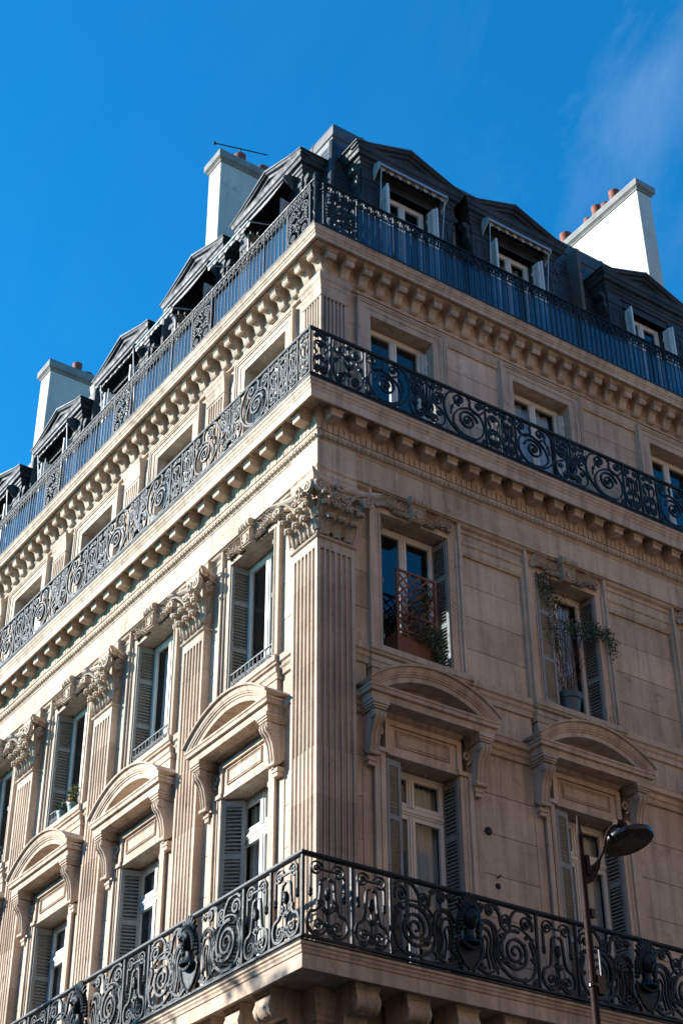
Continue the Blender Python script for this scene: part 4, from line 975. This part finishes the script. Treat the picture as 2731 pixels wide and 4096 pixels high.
for side in 'LR':
    P=TL[side]
    for i,((a,k),(b,_)) in enumerate(zip(P,P[1:]+[(END[side],'')])):
        rep('tpost','post',(lambda m:(m.box(-.012,.012,-.014,.014,0,.98),m.box(-.02,.02,-.02,.02,.80,.83))),IRON,side,(a,TD,20.26),RT); wd=b-a
        n=max(1,round(wd/.15)); 
        def ff(m,wd=wd,n=n):
            for q in range(n):
                k0=len(m.v); fri(m); sx=wd/n/.15; m.v[k0:]=[(x*sx+wd*q/n,y,z) for x,y,z in m.v[k0:]]
        rep(('fri',round(wd,2)),'scroll_frieze',ff,IRON,side,(a,TD,21.06),RT)
        if k=='o': rep(('to',round(wd,2)),'scroll_panel',toporn(wd),IRON,side,(a,TD,20.265),RT)
        else:
            nb=max(2,round(wd/.118)); rep(('tb',round(wd,2)),'bar_panel',topbars(wd,nb),IRON,side,(a,TD,20.265),RT)
            # corrugated tinted screen behind the bars
            def scr(m,wd=wd):
                q=max(2,int(wd/.12)); r=random.Random(int(wd*100))
                for j in range(q):
                    x0=wd*j/q+.003; x1=wd*(j+1)/q-.003; t=r.uniform(-.0015,.0015); m.add([(x0,-.045+t,.01),(x1,-.045-t,.01),(x1,-.045-t,.775),(x0,-.045+t,.775)],[(0,1,2,3)])
            rep(('scr',round(wd,2)),'glass_screen',scr,SCREEN,side,(a,TD,20.265),RT)
mb=MB(); mb.lathe((-.0,.0,0),[(.05,0),(.055,.03),(.03,.08),(.028,.2),(.05,.24),(.03,.28),(.024,.5),(.045,.55),(.03,.6),(.024,.8),(.045,.84),(.045,.9),(.02,.95),(.03,1.0),(.045,1.05),(.03,1.10),(.01,1.13)],8)
o=put('baluster_post',mb,IRON,'R',(0,0,0),RT); o.location=(-.165,-.165,20.25)
MB.k=1.
# ============================================================ MANSARD ROOF, DORMERS, CHIMNEYS
D0,Z0,D1,Z1=-.66,20.24,-.93,23.86
roof=put('mansard_roof',(lambda m:(m.sweep(bothpath(0,LU,RU),[(D0-.012,Z0),(D1-.012,Z1),(-2.6,Z1),(-2.6,Z0)]),m)[1])(MB()),JOINT,'R',(0,0,0),B)
def droof(z): return D0+(D1-D0)*(z-Z0)/(Z1-Z0)
mb=MB(); mb.sweep(bothpath(0,LU,RU),[(D1-.03,Z1-.16),(D1+.02,Z1-.15),(D1+.025,Z1-.02),(D1+.05,Z1),(D1+.05,Z1+.03),(D1-.0,Z1+.06),(D1-.005,Z1+.30),(D1-.03,Z1+.40),(D1-.09,Z1+.455),(D1-.2,Z1+.47),(D1-.25,Z1-.1)]); put('zinc_ridge',mb,ZINC,'R',(0,0,0),roof)
mb=MB(); mb.sweep(bothpath(0,LU,RU),[(D1-.19,Z1+.46),(-5.5,Z1+1.0),(-5.5,Z1+.3),(-.7-.5,Z1+.1)]); put('zinc_terrace',mb,ZINC,'R',(0,0,0),roof)
mb=MB(); 
for side in 'LR':
    m=MB(); u=1.6
    while u<END[side]: m.sweep([(u-.02,D1-.3),(u-.02,D1-.2)],[(0,0),(0,.01),(.01,.01)]) if False else m.tube([(u,D1-.01,Z1+.06),(u,D1-.012,Z1+.30),(u,D1-.04,Z1+.41),(u,D1-.1,Z1+.47),(u,D1-.6,Z1+.54)],.022,6); u+=1.95
    put('zinc_roll',m,ZINC,side,(0,0,0),roof)
hp=MB()
hp.tube([(-droof(z)+0,droof(z)+.0,z) for z in (20.25,21.4,22.6,23.72)],.07,8); put('hip_flashing',hp,LEAD,'R',(0,0,0),roof)
nsl=0
for side in 'LR':
    joined=MB(); r=random.Random(11); row=0; z=Z0+.02
    def sl(m,u0,u1,z,j=0):
        a=droof(z)+.006; b=droof(z+.19)+.0; t=.007
        m.hexa([(u0,a-t+.004,z+j),(u1,a-t+.004,z+j),(u1,a+t,z+j),(u0,a+t,z+j),(u0,b-t,z+.19),(u1,b-t,z+.19),(u1,b,z+.19),(u0,b,z+.19)])
    while z<Z1-.2:
        u=-droof(z)+.02+(.09 if row%2 else 0)
        while u<END[side]-.1:
            near=(side=='R' and 5.7<u<6.9 and z>21.0) or (side=='R' and u<1.0 and z>20.6)
            if near and nsl<290: mb=MB(); sl(mb,u+.003,u+.177,z,r.uniform(-.004,.004)); put('slate',mb,SLATE,side,(0,0,0),roof); nsl+=1
            else: sl(joined,u+.003,u+.177,z,r.uniform(-.004,.004))
            u+=.18
        z+=.105; row+=1
    put('slates',joined,SLATE,side,(0,0,0),roof,stuff=True)
def dormer_body(mb,ow=.50,oz=22.66):
    F_=-.50
    mb.box(-.97,-.62,-2.4,F_+.03,20.25,22.62); mb.box(.62,.97,-2.4,F_+.03,20.25,22.62)
    mb.box(-.62,-ow,-.75,F_,20.25,22.62); mb.box(ow,.62,-.75,F_,20.25,22.62); mb.box(-.62,.62,-.75,F_+.001,oz,22.84)
    mb.box(-.97,.97,-2.4,-.751,22.62,22.84); mb.box(-.985,-.60,-.76,F_+.045,22.62,22.72); mb.box(.60,.985,-.76,F_+.045,22.62,22.72)
    mb.box(-.97,-.62,-.76,F_+.03,22.72,22.84); mb.box(.62,.97,-.76,F_+.03,22.72,22.84)
    rect_frame(mb,-.90,-.68,20.5,22.5,.02,F_+.02,F_+.045); rect_frame(mb,.68,.90,20.5,22.5,.02,F_+.02,F_+.045)
    mb.box(-ow-.05,ow+.05,-.70,F_+.015,oz,oz+.05); 
def dormer_cornice(mb):
    mb.sweep([(-.97,-2.4),(-.97,-.5),(.97,-.5),(.97,-2.4)],[(-.3,22.84),(.03,22.84),(.035,22.90),(.06,22.92),(.065,22.98),(.09,23.0),(.095,23.06),(.15,23.08),(.16,23.15),(.185,23.17),(.20,23.24),(.215,23.27),(-.3,23.29)])
    # raking mouldings
    lay=[(-.50,-.02),(-.46,-.02),(-.455,.04),(-.42,.06),(-.415,.11),(-.37,.13),(-.36,.18),(-.31,.20),(-.29,.245),(-.29,.27),(-.50,.27)]
    xs=[(-1.19,23.02),(-.95,23.07),(0,23.43),(.95,23.07),(1.19,23.02)]
    vs=[(x,d,max(z+o,23.2)) for x,z in xs for d,o in lay]; k=len(lay)
    mb.add(vs,[(i*k+q,i*k+(q+1)%k,(i+1)*k+(q+1)%k,(i+1)*k+q) for i in range(4) for q in range(k)]+[tuple(range(k)),tuple(4*k+q for q in range(k-1,-1,-1))])
    mb.extd([(-1.0,23.2),(1.0,23.2),(.95,23.3),(0,23.62),(-.95,23.3)],-.9,-.49)
def dormer_roof(mb):
    xs=[(-1.215,23.285),(-.95,23.345),(0,23.705),(.95,23.345),(1.215,23.285)]
    mb.extd(xs+[(1.215,23.265),(.95,23.325),(0,23.66),(-.95,23.325),(-1.215,23.265)],-2.6,-.275)
    mb.tube([(0,-.28,23.70),(0,-2.2,23.70)],.025,6)
def dormer_bracket(mb):
    for s in (1,):
        S_=[(0,-.02),(.17,-.02),(.175,-.10),(.14,-.15),(.09,-.17),(.08,-.26),(.11,-.32),(.09,-.40),(.04,-.44),(.03,-.52),(0,-.55)]
        mb.extd(S_,-.06,.06); mb.lathe((.13,-.075,-.09),[(.02,0),(.06,0),(.062,.15),(.02,.15)],8,'d'); mb.lathe((.07,-.075,-.35),[(.02,0),(.045,0),(.047,.15),(.02,.15)],8,'d')
DL=[2.2,4.85,7.75,10.68,13.65,16.6,19.55]; DR=[2.20,4.63,7.94,10.9]
dcs={'L':DL,'R':DR}
def awning(side,c,k,extended):
    lab={('R',0):'grey awning box with striped valance on the shaded dormer nearest the building corner',('R',1):'grey awning box with striped valance on the second shaded dormer from the corner',
         ('L',0):'striped awning let down from the sunlit dormer nearest the building corner',('L',1):'striped awning let down from the second sunlit dormer from the corner',
         ('L',2):'rolled-up awning on the sunlit dormer just right of the farther white chimney',('L',3):'rolled-up awning on the sunlit dormer in front of the farther white chimney'}.get((side,k),'rolled-up awning on the leftmost sunlit dormer, at the photo edge')
    t=thing('awning',lab,'awning',side,(c,-.46,22.9),'awnings on the dormers')
    def case(mb):
        mb.extu([(.0,.14),(.03,.15),(.20,.06),(.235,.00),(.235,-.03),(.21,-.03),(.19,.02),(.02,.10),(.0,.1)],-.73,.73)
        for s in (-1,1): mb.add([(s*.735,0,.15),(s*.735,.21,.06),(s*.735,.24,-.03),(s*.735,.02,-.25)]+[(s*.75,0,.15),(s*.75,.21,.06),(s*.75,.24,-.03),(s*.75,.02,-.25)],[(0,1,2,3),(4,5,6,7),(0,1,5,4),(1,2,6,5),(2,3,7,6),(3,0,4,7)])
    rep('case','awning_hood',case,ALU if side=='R' else ZINC,side,(c,-.46,22.9),t)
    vd,vz=(-.28,22.90) if not extended else (.40,21.52)
    def val(mb):
        n=15; bot=[(-.70,0)]
        def fn(a,b): 
            t=a*n; q=abs(math.sin(PI*t)); return (-.70+1.40*a,.0+.004*math.sin(t*2),-b*(.075+.035*q))
        mb.grid(fn,n*4,1,smooth=False)
    v=rep('val','valance',val,[AWN,AWND],side,(c,vd,vz),t,recalc=False)
    for p in v.data.polygons: p.material_index=(p.index//4)%2
    if extended:
        def f(mb):
            def fn(a,t): return ((-.70+1.4*a)*(1-.08*t),-.30+.70*t,22.94-1.42*t-.06*math.sin(PI*t))
            mb.grid(fn,15,6,smooth=False)
        cl_=rep('fab','awning_cloth',f,[AWN,AWND],side,(c,0,0),t,recalc=False)
        for p in cl_.data.polygons: p.material_index=(p.index//6)%2
        def arms(mb):
            mb.tube([(-.68,.41,21.52),(.68,.41,21.52)],.022,6)
            for s in (-1,1): mb.tube([(s*.66,.41,21.52),(s*.62,-.44,21.86)],.013,5); mb.box(s*.62-.03,s*.62+.03,-.49,-.43,21.8,21.92)
        rep('arms','awning_arms',arms,ALU,side,(c,0,0),t)
    else:
        for s in (-1,1): rep('rod%d'%s,'awning_arm',(lambda m,s=s:m.tube([(s*.70,-.26,22.9),(s*.66,-.40,21.5)],.010,5)),ALU,side,(c,0,0),t)
for side in 'LR':
    for k,c in enumerate(dcs[side]):
        d=rep('dormer','dormer',dormer_body,LEAD,side,(c,0,0),B)
        rep('dcor','pediment',dormer_cornice,LEAD,side,(c,0,0),d); rep('droof','dormer_roof',dormer_roof,ZINC,side,(c,0,0),d)
        for s in (-1,1):
            if s>0: rep('dbr','bracket',dormer_bracket,LEAD,side,(c+.97,-.56,22.84),d)
            else: rep('dbl','bracket',(lambda m:(dormer_bracket(m),setattr(m,'v',[(-x,y,z) for x,y,z in m.v]))),LEAD,side,(c-.97,-.56,22.84),d)
        casement(side,c,20.30,22.66,.49,-.64,d,curtain=2 if k%2 else 0)
        for s in (-1,1):
            shutter(side,c+s*.52,-.50,20.32,22.58,.20,R(90-s*6),d,mt=SHUTW); 
            shutter(side,c+s*.49,-.51,20.32,22.56,.17,R(90-s*2),d,mt=SHUTW)
        if not (side=='R' and k>=2) and not (side=='L' and k>4): awning(side,c,k,side=='L' and k<2)
    # room behind: dark inner walls and floors
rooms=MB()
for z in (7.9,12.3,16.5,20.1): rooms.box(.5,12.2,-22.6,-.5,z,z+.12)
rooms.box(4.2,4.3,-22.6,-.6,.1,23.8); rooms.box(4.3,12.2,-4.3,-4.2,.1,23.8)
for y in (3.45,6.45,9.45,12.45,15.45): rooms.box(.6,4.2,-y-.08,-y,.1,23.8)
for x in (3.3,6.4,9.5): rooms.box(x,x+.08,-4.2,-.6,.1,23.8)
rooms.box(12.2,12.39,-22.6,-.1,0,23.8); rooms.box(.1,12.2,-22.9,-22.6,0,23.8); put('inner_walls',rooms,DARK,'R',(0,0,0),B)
# chimneys
def chimney(side,u0,u1,df,ztop,zcap,pots,lab=None,ln=5.2):
    mb=MB(); mb.box(u0,u1,df-ln,df,22.5,ztop,.01); mb.box(u0-.03,u1+.03,df-ln,df+.03,22.5,24.62)
    ch=put('chimney',mb,PLAST,side,(0,0,0),roof)
    cp=MB(); P=[(u0,df-ln),(u0,df),(u1,df),(u1,df-ln)]
    cp.sweep(P,[(-.1,ztop-.005),(.02,ztop-.005),(.03,ztop+.03),(.06,ztop+.06),(.085,ztop+.08),(.085,zcap-.03),(.07,zcap),(-.1,zcap+.01)]); cp.box(u0+.05,u1-.05,df-ln,df-.05,ztop+.02,zcap+.012); put('coping',cp,CAPM,side,(0,0,0),ch)
    for d,h,r_ in pots:
        p=MB(); p.lathe(((u0+u1)/2,d,zcap),[(r_*1.08,-.02),(r_*1.0,.03),(r_*.95,h*.8),(r_*1.02,h*.85),(r_*1.05,h),(r_*.8,h),(r_*.78,h*.5)],14); put('chimney_pot',p,TERRA,side,(0,0,0),ch)
    return ch
chimney('R',9.08,9.48,-1.2,27.43,27.70,[(-2.04,.46,.125),(-2.32,.30,.12),(-2.62,.46,.125),(-2.9,.30,.12),(-3.68,.46,.14)],ln=4.6)
chimney('L',5.53,6.02,-1.2,27.43,27.72,[(-1.8,.42,.13),(-2.1,.25,.11),(-2.38,.36,.14)],ln=4.2)
chimney('L',13.6,14.12,-1.2,27.2,27.5,[(-2.0,.42,.12),(-2.3,.24,.12)],ln=4.2)
a=thing('antenna','thin dark antenna rod above the terracotta pots of the white centre chimney','antenna','L',(5.75,-1.8,28.05))
mb=MB(); mb.tube([(5.78,-1.8,28.10),(5.78,-1.8,28.40)],.014,6); put('mast',mb,IRON,'L',(0,0,0),a)
mb=MB(); mb.tube([(5.95,-1.25,28.38),(5.78,-1.8,28.38),(5.62,-2.4,28.40)],.014,6); mb.ball((5.95,-1.25,28.38),.04); put('boom',mb,IRON,'L',(0,0,0),a)
# rooflight at the left
mb=MB(); mb.hexa([(9.6,-1.25,24.15),(10.45,-1.25,24.15),(10.45,-.96,24.13),(9.6,-.96,24.13),(9.6,-1.9,24.72),(10.45,-1.9,24.72),(10.45,-.90,24.42),(9.6,-.90,24.42)]); rl_=put('rooflight',mb,ZINC,'L',(0,0,0),roof)
# ============================================================ SMALL FITTINGS ON THE WALLS
for u,z,r_ in ((2.92,10.68,.06),(3.03,9.91,.04)):
    mb=MB(); mb.lathe((u,-.14,z),[(r_,0),(r_,.018),(r_*.7,.03)],12,'d'); put('iron_plate',mb,IRON,'R',(0,0,0),B)
mb=MB(); mb.tube([(3.03,-.14,10.03),(3.03,-.06,10.04)],.012,6); put('iron_hook',mb,IRON,'R',(0,0,0),B)
def guard(mb):
    for z in (.04,.34): mb.box(-.60,.60,-.012,.012,z,z+.022)
    for i in range(-5,6): mb.bar(S(i*.11,.19,.048,.012,0,1.6,14),.012,.018)
    for i in range(-11,12,2): mb.box(i*.055-.006,i*.055+.006,-.008,.008,.04,.34)
for k,c in enumerate(CL): rep('guard','window_guard',guard,IRON,'L',(c,-.16,12.99),walls['L','second'])
# ============================================================ PLANTS
def leaves(mb,cloud,n,size,r):
    """small pointed leaves scattered through blobs (u,d,z,ru,rd,rz)"""
    tot=sum(c[3]*c[5] for c in cloud)
    for c in cloud:
        for _ in range(int(n*c[3]*c[5]/tot)):
            while True:
                x,y,z=r.uniform(-1,1),r.uniform(-1,1),r.uniform(-1,1)
                if x*x+y*y+z*z<1: break
            p=Vector((c[0]+x*c[3],c[1]+y*c[4],c[2]+z*c[5])); a=Vector((r.uniform(-1,1),r.uniform(-1,1),r.uniform(-.8,.6))).normalized()
            b=a.cross(Vector((r.uniform(-1,1),r.uniform(-1,1),r.uniform(-1,1)))).normalized(); l=size*r.uniform(.6,1.3); w_=l*.28
            mb.add([p,p+a*l*.5+b*w_,p+a*l,p+a*l*.5-b*w_],[(0,1,2,3)])
r=random.Random(21)
# trellis planter in the first shaded window
T=thing('trellis_planter','orange-brown wooden planter with lattice trellis in the shaded upper window nearest the corner','planter','R',(1.8,-.10,12.99))
tu0,tu1,tz0,tz1,td=1.44,2.17,12.99,14.42,-.09
mb=MB(); mb.box(tu0,tu0+.045,td-.035,td,tz0,tz1); put('trellis_post',mb,WOOD,'R',(0,0,0),T)
mb=MB(); mb.box(tu1-.045,tu1,td-.035,td,tz0,tz1); put('trellis_post',mb,WOOD,'R',(0,0,0),T)
for z in (tz1-.04,13.66,13.56,13.38): mb=MB(); mb.box(tu0+.045,tu1-.045,td-.03,td-.003,z,z+.04); put('trellis_rail',mb,WOOD,'R',(0,0,0),T)
def lat(x0,z0,x1,z1,dd):
    dx,dz=x1-x0,z1-z0; ts=[0,1]
    lo,hi=0,1
    for p,q in ((-dx,x0-tu0-.03),(dx,tu1-.03-x0),(-dz,z0-13.40),(dz,tz1-.02-z0)):
        if p<0: lo=max(lo,q/p)
        elif p>0: hi=min(hi,q/p)
    if hi-lo<.05: return
    mb=MB(); mb.bar([(x0+dx*lo,dd,z0+dz*lo),(x0+dx*hi,dd,z0+dz*hi)],.026,.008); put('lattice_slat',mb,WOOD,'R',(0,0,0),T)
for k in range(-12,12):
    b=tu0+k*.165; lat(b,13.3,b+1.6,14.9,td-.012); lat(b,14.9,b+1.6,13.3,td-.022)
bx=put('planter_box',(lambda m:(m.box(tu0,tu1,-.40,td-.04,12.995,13.02),m)[1])(MB()),WOOD,'R',(0,0,0),T)
for k in range(7):
    u=tu0+.02+k*.1; mb=MB(); mb.box(u,u+.096,td-.06,td-.04,13.0,13.36); put('plank',mb,WOOD,'R',(0,0,0),bx)
mb=MB(); mb.box(tu0,tu0+.02,-.4,td-.065,13.0,13.36); mb.box(tu1-.02,tu1,-.4,td-.065,13.0,13.36); mb.box(tu0+.02,tu1-.02,-.4,-.38,13.0,13.36); mb.box(tu0+.02,tu1-.02,-.38,-.17,13.0,13.30); put('box_side',mb,WOOD,'R',(0,0,0),bx)
V=thing('climbing_plant','small-leaved green creeper spilling over the wooden trellis planter','climbing plant','R',(1.9,-.2,13.3))
mb=MB(); leaves(mb,[(1.95,-.06,13.45,.24,.10,.20),(2.12,-.04,13.25,.14,.08,.22),(1.85,-.12,13.85,.20,.08,.16),(1.95,-.10,14.1,.16,.07,.14),(2.15,-.02,13.05,.10,.06,.10),(1.52,-.25,13.15,.10,.1,.12),(1.7,-.12,13.6,.12,.08,.12)],1500,.045,r); put('leaves',mb,LEAF,'R',(0,0,0),V,stuff=True,recalc=False)
mb=MB()
for k in range(22):
    u=r.uniform(1.48,2.15); pts=[(u,-.13,13.3)]; z=13.3
    while z<r.uniform(13.8,14.55): z+=.14; u+=r.uniform(-.09,.09); pts.append((u,-.10+r.uniform(-.03,.05),z))
    if len(pts)>2: mb.tube(crv(pts,3),.0035,4)
for k in range(6): mb.tube(crv([(2.15,-.05,14.2-.1*k),(2.28,0,14.3-.08*k),(2.38+.03*k,.02,14.26-.1*k)],4),.0025,4)
put('stems',mb,STEM,'R',(0,0,0),V,stuff=True)
# big pot with a leggy climber in the second shaded window
P=thing('potted_climber','leggy climber in a big dark grey pot in the second shaded upper window','potted plant','R',(4.76,-.22,12.99))
mb=MB(); mb.lathe((4.76,-.24,12.99),[(.13,0),(.175,.26),(.175,.27),(.195,.275),(.205,.37),(.185,.37),(.17,.33)],18); put('plant_pot',mb,POT,'R',(0,0,0),P)
mb=MB()
for k in range(30):
    u=4.76+r.uniform(-.12,.12); d=-.24+r.uniform(-.1,.1); pts=[(u,d,13.3)]; z=13.3; tu=4.4+r.uniform(-.1,.45)+(.6 if k%5==0 else 0); top_=r.uniform(14.2,15.2)
    while z<top_: z+=.2; u+=(tu-u)*.22+r.uniform(-.05,.05); pts.append((u,min(-.02,d+r.uniform(-.05,.09)),z))
    mb.tube(crv(pts,3),.0045,4)
for u,t in ((4.84,14.9),(4.70,14.6)): mb.tube([(u,-.2,13.3),(u+.05,-.2,t)],.008,5)
put('stems',mb,STEM,'R',(0,0,0),P,stuff=True)
mb=MB(); leaves(mb,[(4.45,-.12,14.95,.25,.10,.25),(4.25,-.06,15.15,.14,.08,.16),(4.9,-.14,14.55,.32,.10,.16),(5.25,-.10,14.6,.22,.09,.20),(5.50,-.04,14.55,.16,.07,.16),(5.55,.0,14.30,.08,.05,.16),(5.64,.02,14.42,.07,.03,.03),(4.45,-.2,14.35,.2,.1,.4),(4.4,-.25,13.2,.12,.08,.15)],1700,.05,r); put('leaves',mb,LEAF,'R',(0,0,0),P,stuff=True,recalc=False)
def citrus(u,z,h,w_,lab,fruit=True):
    t=thing('potted_shrub',lab,'potted plant','L',(u,-.13,z),'small shrubs on the sunlit window sills')
    mb=MB(); mb.lathe((u,-.13,z),[(.07,0),(.095,.14),(.105,.145),(.11,.19),(.09,.19)],14); put('plant_pot',mb,POTG,'L',(0,0,0),t)
    mb=MB(); mb.tube([(u,-.13,z+.1),(u+.01,-.13,z+h*.7)],.008,5); put('stem',mb,STEM,'L',(0,0,0),t)
    mb=MB(); leaves(mb,[(u,-.12,z+.18+h*.45,w_,w_*.8,h*.45)],260,.055,r); put('leaves',mb,LEAFL if fruit else LEAF,'L',(0,0,0),t,stuff=True,recalc=False)
    if fruit:
        for q in range(4): mb=MB(); mb.ball((u+r.uniform(-.5,.5)*w_,-.12+w_*.5,z+.2+r.uniform(0,.7)*h),.026); put('orange_fruit',mb,ORANGE,'L',(0,0,0),t)
citrus(7.58,12.99,.42,.12,'tall citrus shrub with tiny oranges on the third sunlit upper window sill')
citrus(7.98,12.99,.20,.17,'low dark green shrub just left of the citrus with tiny oranges',False)
citrus(10.62,12.99,.40,.13,'yellow-green potted shrub on a sunlit sill at the left edge of the photo',False)
# ============================================================ STREET LAMP
Lp=thing('street_lamp','brown street lamp with curved arm and flat round black head before the shaded facade','street lamp','R',(1.64,3,0))
mb=MB(); mb.lathe((1.64,3,0),[(.10,.14),(.10,.9),(.06,1.0),(.048,1.1),(.045,5),(.040,8.0),(.036,9.16),(.043,9.17),(.043,9.20),(.036,9.21),(.024,9.28),(.019,9.42),(.004,9.44)],16); put('pole',mb,LAMP,'R',(0,0,0),Lp)
mb=MB(); mb.tube(crv([(1.68,3,8.78),(1.82,3,8.86),(1.97,3,9.04),(2.05,3,9.25),(2.16,3,9.41),(2.33,3,9.49)],6),.020,8)
mb.extd([(1.68,8.60),(1.68,8.78),(1.86,8.88),(1.95,9.03),(1.90,8.84),(1.78,8.66)],2.985,3.015); mb.box(1.675,1.73,2.96,3.04,8.72,8.95); put('arm',mb,LAMP,'R',(0,0,0),Lp)
mb=MB(); mb.lathe((2.33,3,9.40),[(.02,0),(.045,.01),(.05,.12),(.035,.14)],12); mb.lathe((2.28,3.0,9.49),[(.045,-.05),(.05,0),(.045,.1)],12,'u'); put('knuckle',mb,LAMP,'R',(0,0,0),Lp)
hd=MB(); hd.lathe((0,0,0),[(.25,-.015),(.305,-.01),(.312,.0),(.315,.04),(.308,.055),(.23,.085),(.10,.11),(.04,.15)],40)
hh=put('lamp_head',hd,BLACK,'R',(2.42,3,9.29),Lp); 
hb=MB(); hb.hexa([(-.2,-.13,-.022),(.2,-.13,-.022),(.2,.13,-.022),(-.2,.13,-.022),(-.2,-.13,-.012),(.2,-.13,-.012),(.2,.13,-.012),(-.2,.13,-.012)]); hl=put('lamp_lens',hb,LENS,'R',(2.42,3,9.29),hh)
hl.rotation_euler=(0,0,R(18))
hh.rotation_euler=(R(-13),R(-8),0)
mb=MB(); mb.box(1.67,1.78,2.96,3.05,7.35,7.55); mb.lathe((1.64,3,7.42),[(.058,0),(.058,.03)],12); put('clamp',mb,BLACK,'R',(0,0,0),Lp)
mb=MB(); mb.lathe((1.75,3.02,7.55),[(.008,0),(.008,.30)],8); put('conduit',mb,ALU,'R',(0,0,0),Lp)
mb=MB(); mb.box(1.69,1.75,2.97,3.03,8.22,8.32); put('clamp',mb,BLACK,'R',(0,0,0),Lp)
# ============================================================ BUILDINGS ACROSS THE TWO STREETS (they shade and light this corner)
def across(name,lab,x0,x1,y0,y1,h,face,seed):
    t=thing('street_building',lab,'building','R',((x0+x1)/2,-(y0+y1)/2,0)); r=random.Random(seed)
    mb=MB(); mb.box(x0,x1,-y1,-y0,0,h); bo=put('wall',mb,FAR,'R',(0,0,0),t)
    mb=MB(); mb.extz([(x0+.8,-y0-.8),(x1-.8,-y0-.8),(x1-.8,-y1+.8),(x0+.8,-y1+.8)],h,h+2.8); put('roof',mb,ZINC,'R',(0,0,0),t)
    mb=MB(); mb.box(x0-.35,x1+.35,-y1-.35,-y0+.35,h-.35,h+.01); put('cornice',mb,FAR,'R',(0,0,0),t)
    def wbox(a,b,z0,z1,dep0,dep1,M,nm,hold=[None]):
        m=MB()
        if face=='x': m.box(x1+dep0,x1+dep1,-b,-a,z0,z1)
        else: m.box(a,b,-y1-dep1,-y1-dep0,z0,z1)
        return put(nm,m,M,'R',(0,0,0),t)
    lo,hi=(y0,y1) if face=='x' else (x0,x1)
    k=lo+1.6
    while k<hi-1.2:
        for z in (1.2,4.6,8.0,11.4,14.7,17.8):
            if z+2.3<h-.4:
                fr=wbox(k-.72,k+.72,z-.1,z+2.35,.0,.06,FAR,'window_surround'); m=MB()
                if face=='x': m.box(x1+.062,x1+.09,-k-.55,-k+.55,z,z+2.2)
                else: m.box(k-.55,k+.55,-y1-.09,-y1-.062,z,z+2.2)
                put('window',m,GLASS if False else POT,'R',(0,0,0),fr)
        k+=2.9
    k=lo+3
    while k<hi-2:
        m=MB(); ww=r.uniform(1.2,2.6)
        if face=='x': m.box(x1-3.2,x1-2.5,-k-ww,-k,h,h+r.uniform(2.6,3.8))
        else: m.box(k,k+ww,-y1+2.5,-y1+3.2,h,h+r.uniform(3.2,4.6))
        put('chimney',m,PLAST,'R',(0,0,0),t); k+=r.uniform(5,8)
    return t
across('a','tall stone building across the sunlit street, shading the lower windows',-27,-14.2,-12,21,11.2,'x',3)
across('b','cream stone building farther along the far side of the sunlit street',-27,-14.2,21.1,46,11.6,'x',5)
across('c','cream stone building across the shaded street, facing the corner pilaster',-6,40,-34,-18.2,25.5,'y',9)
across('d','cream stone building across the crossing, behind the viewpoint',-40,-14.2,-40,-19.0,20.5,'y',11)

# unseen trees added so their crowns dapple the light on the lower windows
def added_shade_tree(x,y,h,seed,lab):
    t=thing('added_shade_tree',lab,'tree','R',(x,-y,0),'unseen trees added along the far kerb to dapple the light'); r=random.Random(seed)
    mb=MB(); mb.tube(crv([(x,-y,0),(x+.1,-y,4),(x-.1,-y+.2,8),(x,-y,h-2)],4),[.24-.011*i for i in range(13)],9)
    for k in range(16):
        a=r.uniform(0,2*PI); z=r.uniform(h*.5,h-1.5); l=r.uniform(1.5,3.0); mb.tube([(x,-y,z),(x+l*.5*math.cos(a),-y+l*.5*math.sin(a),z+l*.35),(x+l*math.cos(a),-y+l*math.sin(a),z+l*.55)],[.07,.045,.015],5)
    put('trunk',mb,STEM,'R',(0,0,0),t)
    mb=MB(); cl=[]
    for k in range(42):
        a=r.uniform(0,2*PI); rr_=r.uniform(.3,2.9); z=r.uniform(h*.56,h); q=r.uniform(.35,.7); cl.append((x+rr_*math.cos(a),-y+rr_*math.sin(a),z,q,q,q*.8))
    leaves(mb,cl,2200,.20,r); put('crown',mb,LEAF,'R',(0,0,0),t,recalc=False)
for i,(x,y,h,lab) in enumerate(((-10.4,7.5,13.4,'added unseen shade tree on the far kerb of the sunlit street, nearest the crossing'),(-10.6,12.5,14.0,'second added unseen shade tree from the crossing on the far kerb'),(-10.4,18.0,13.3,'third added unseen shade tree from the crossing on the far kerb'),(-10.6,23.5,13.8,'farthest added unseen shade tree on the far kerb of the sunlit street'))): added_shade_tree(x,y,h,40+i,lab)
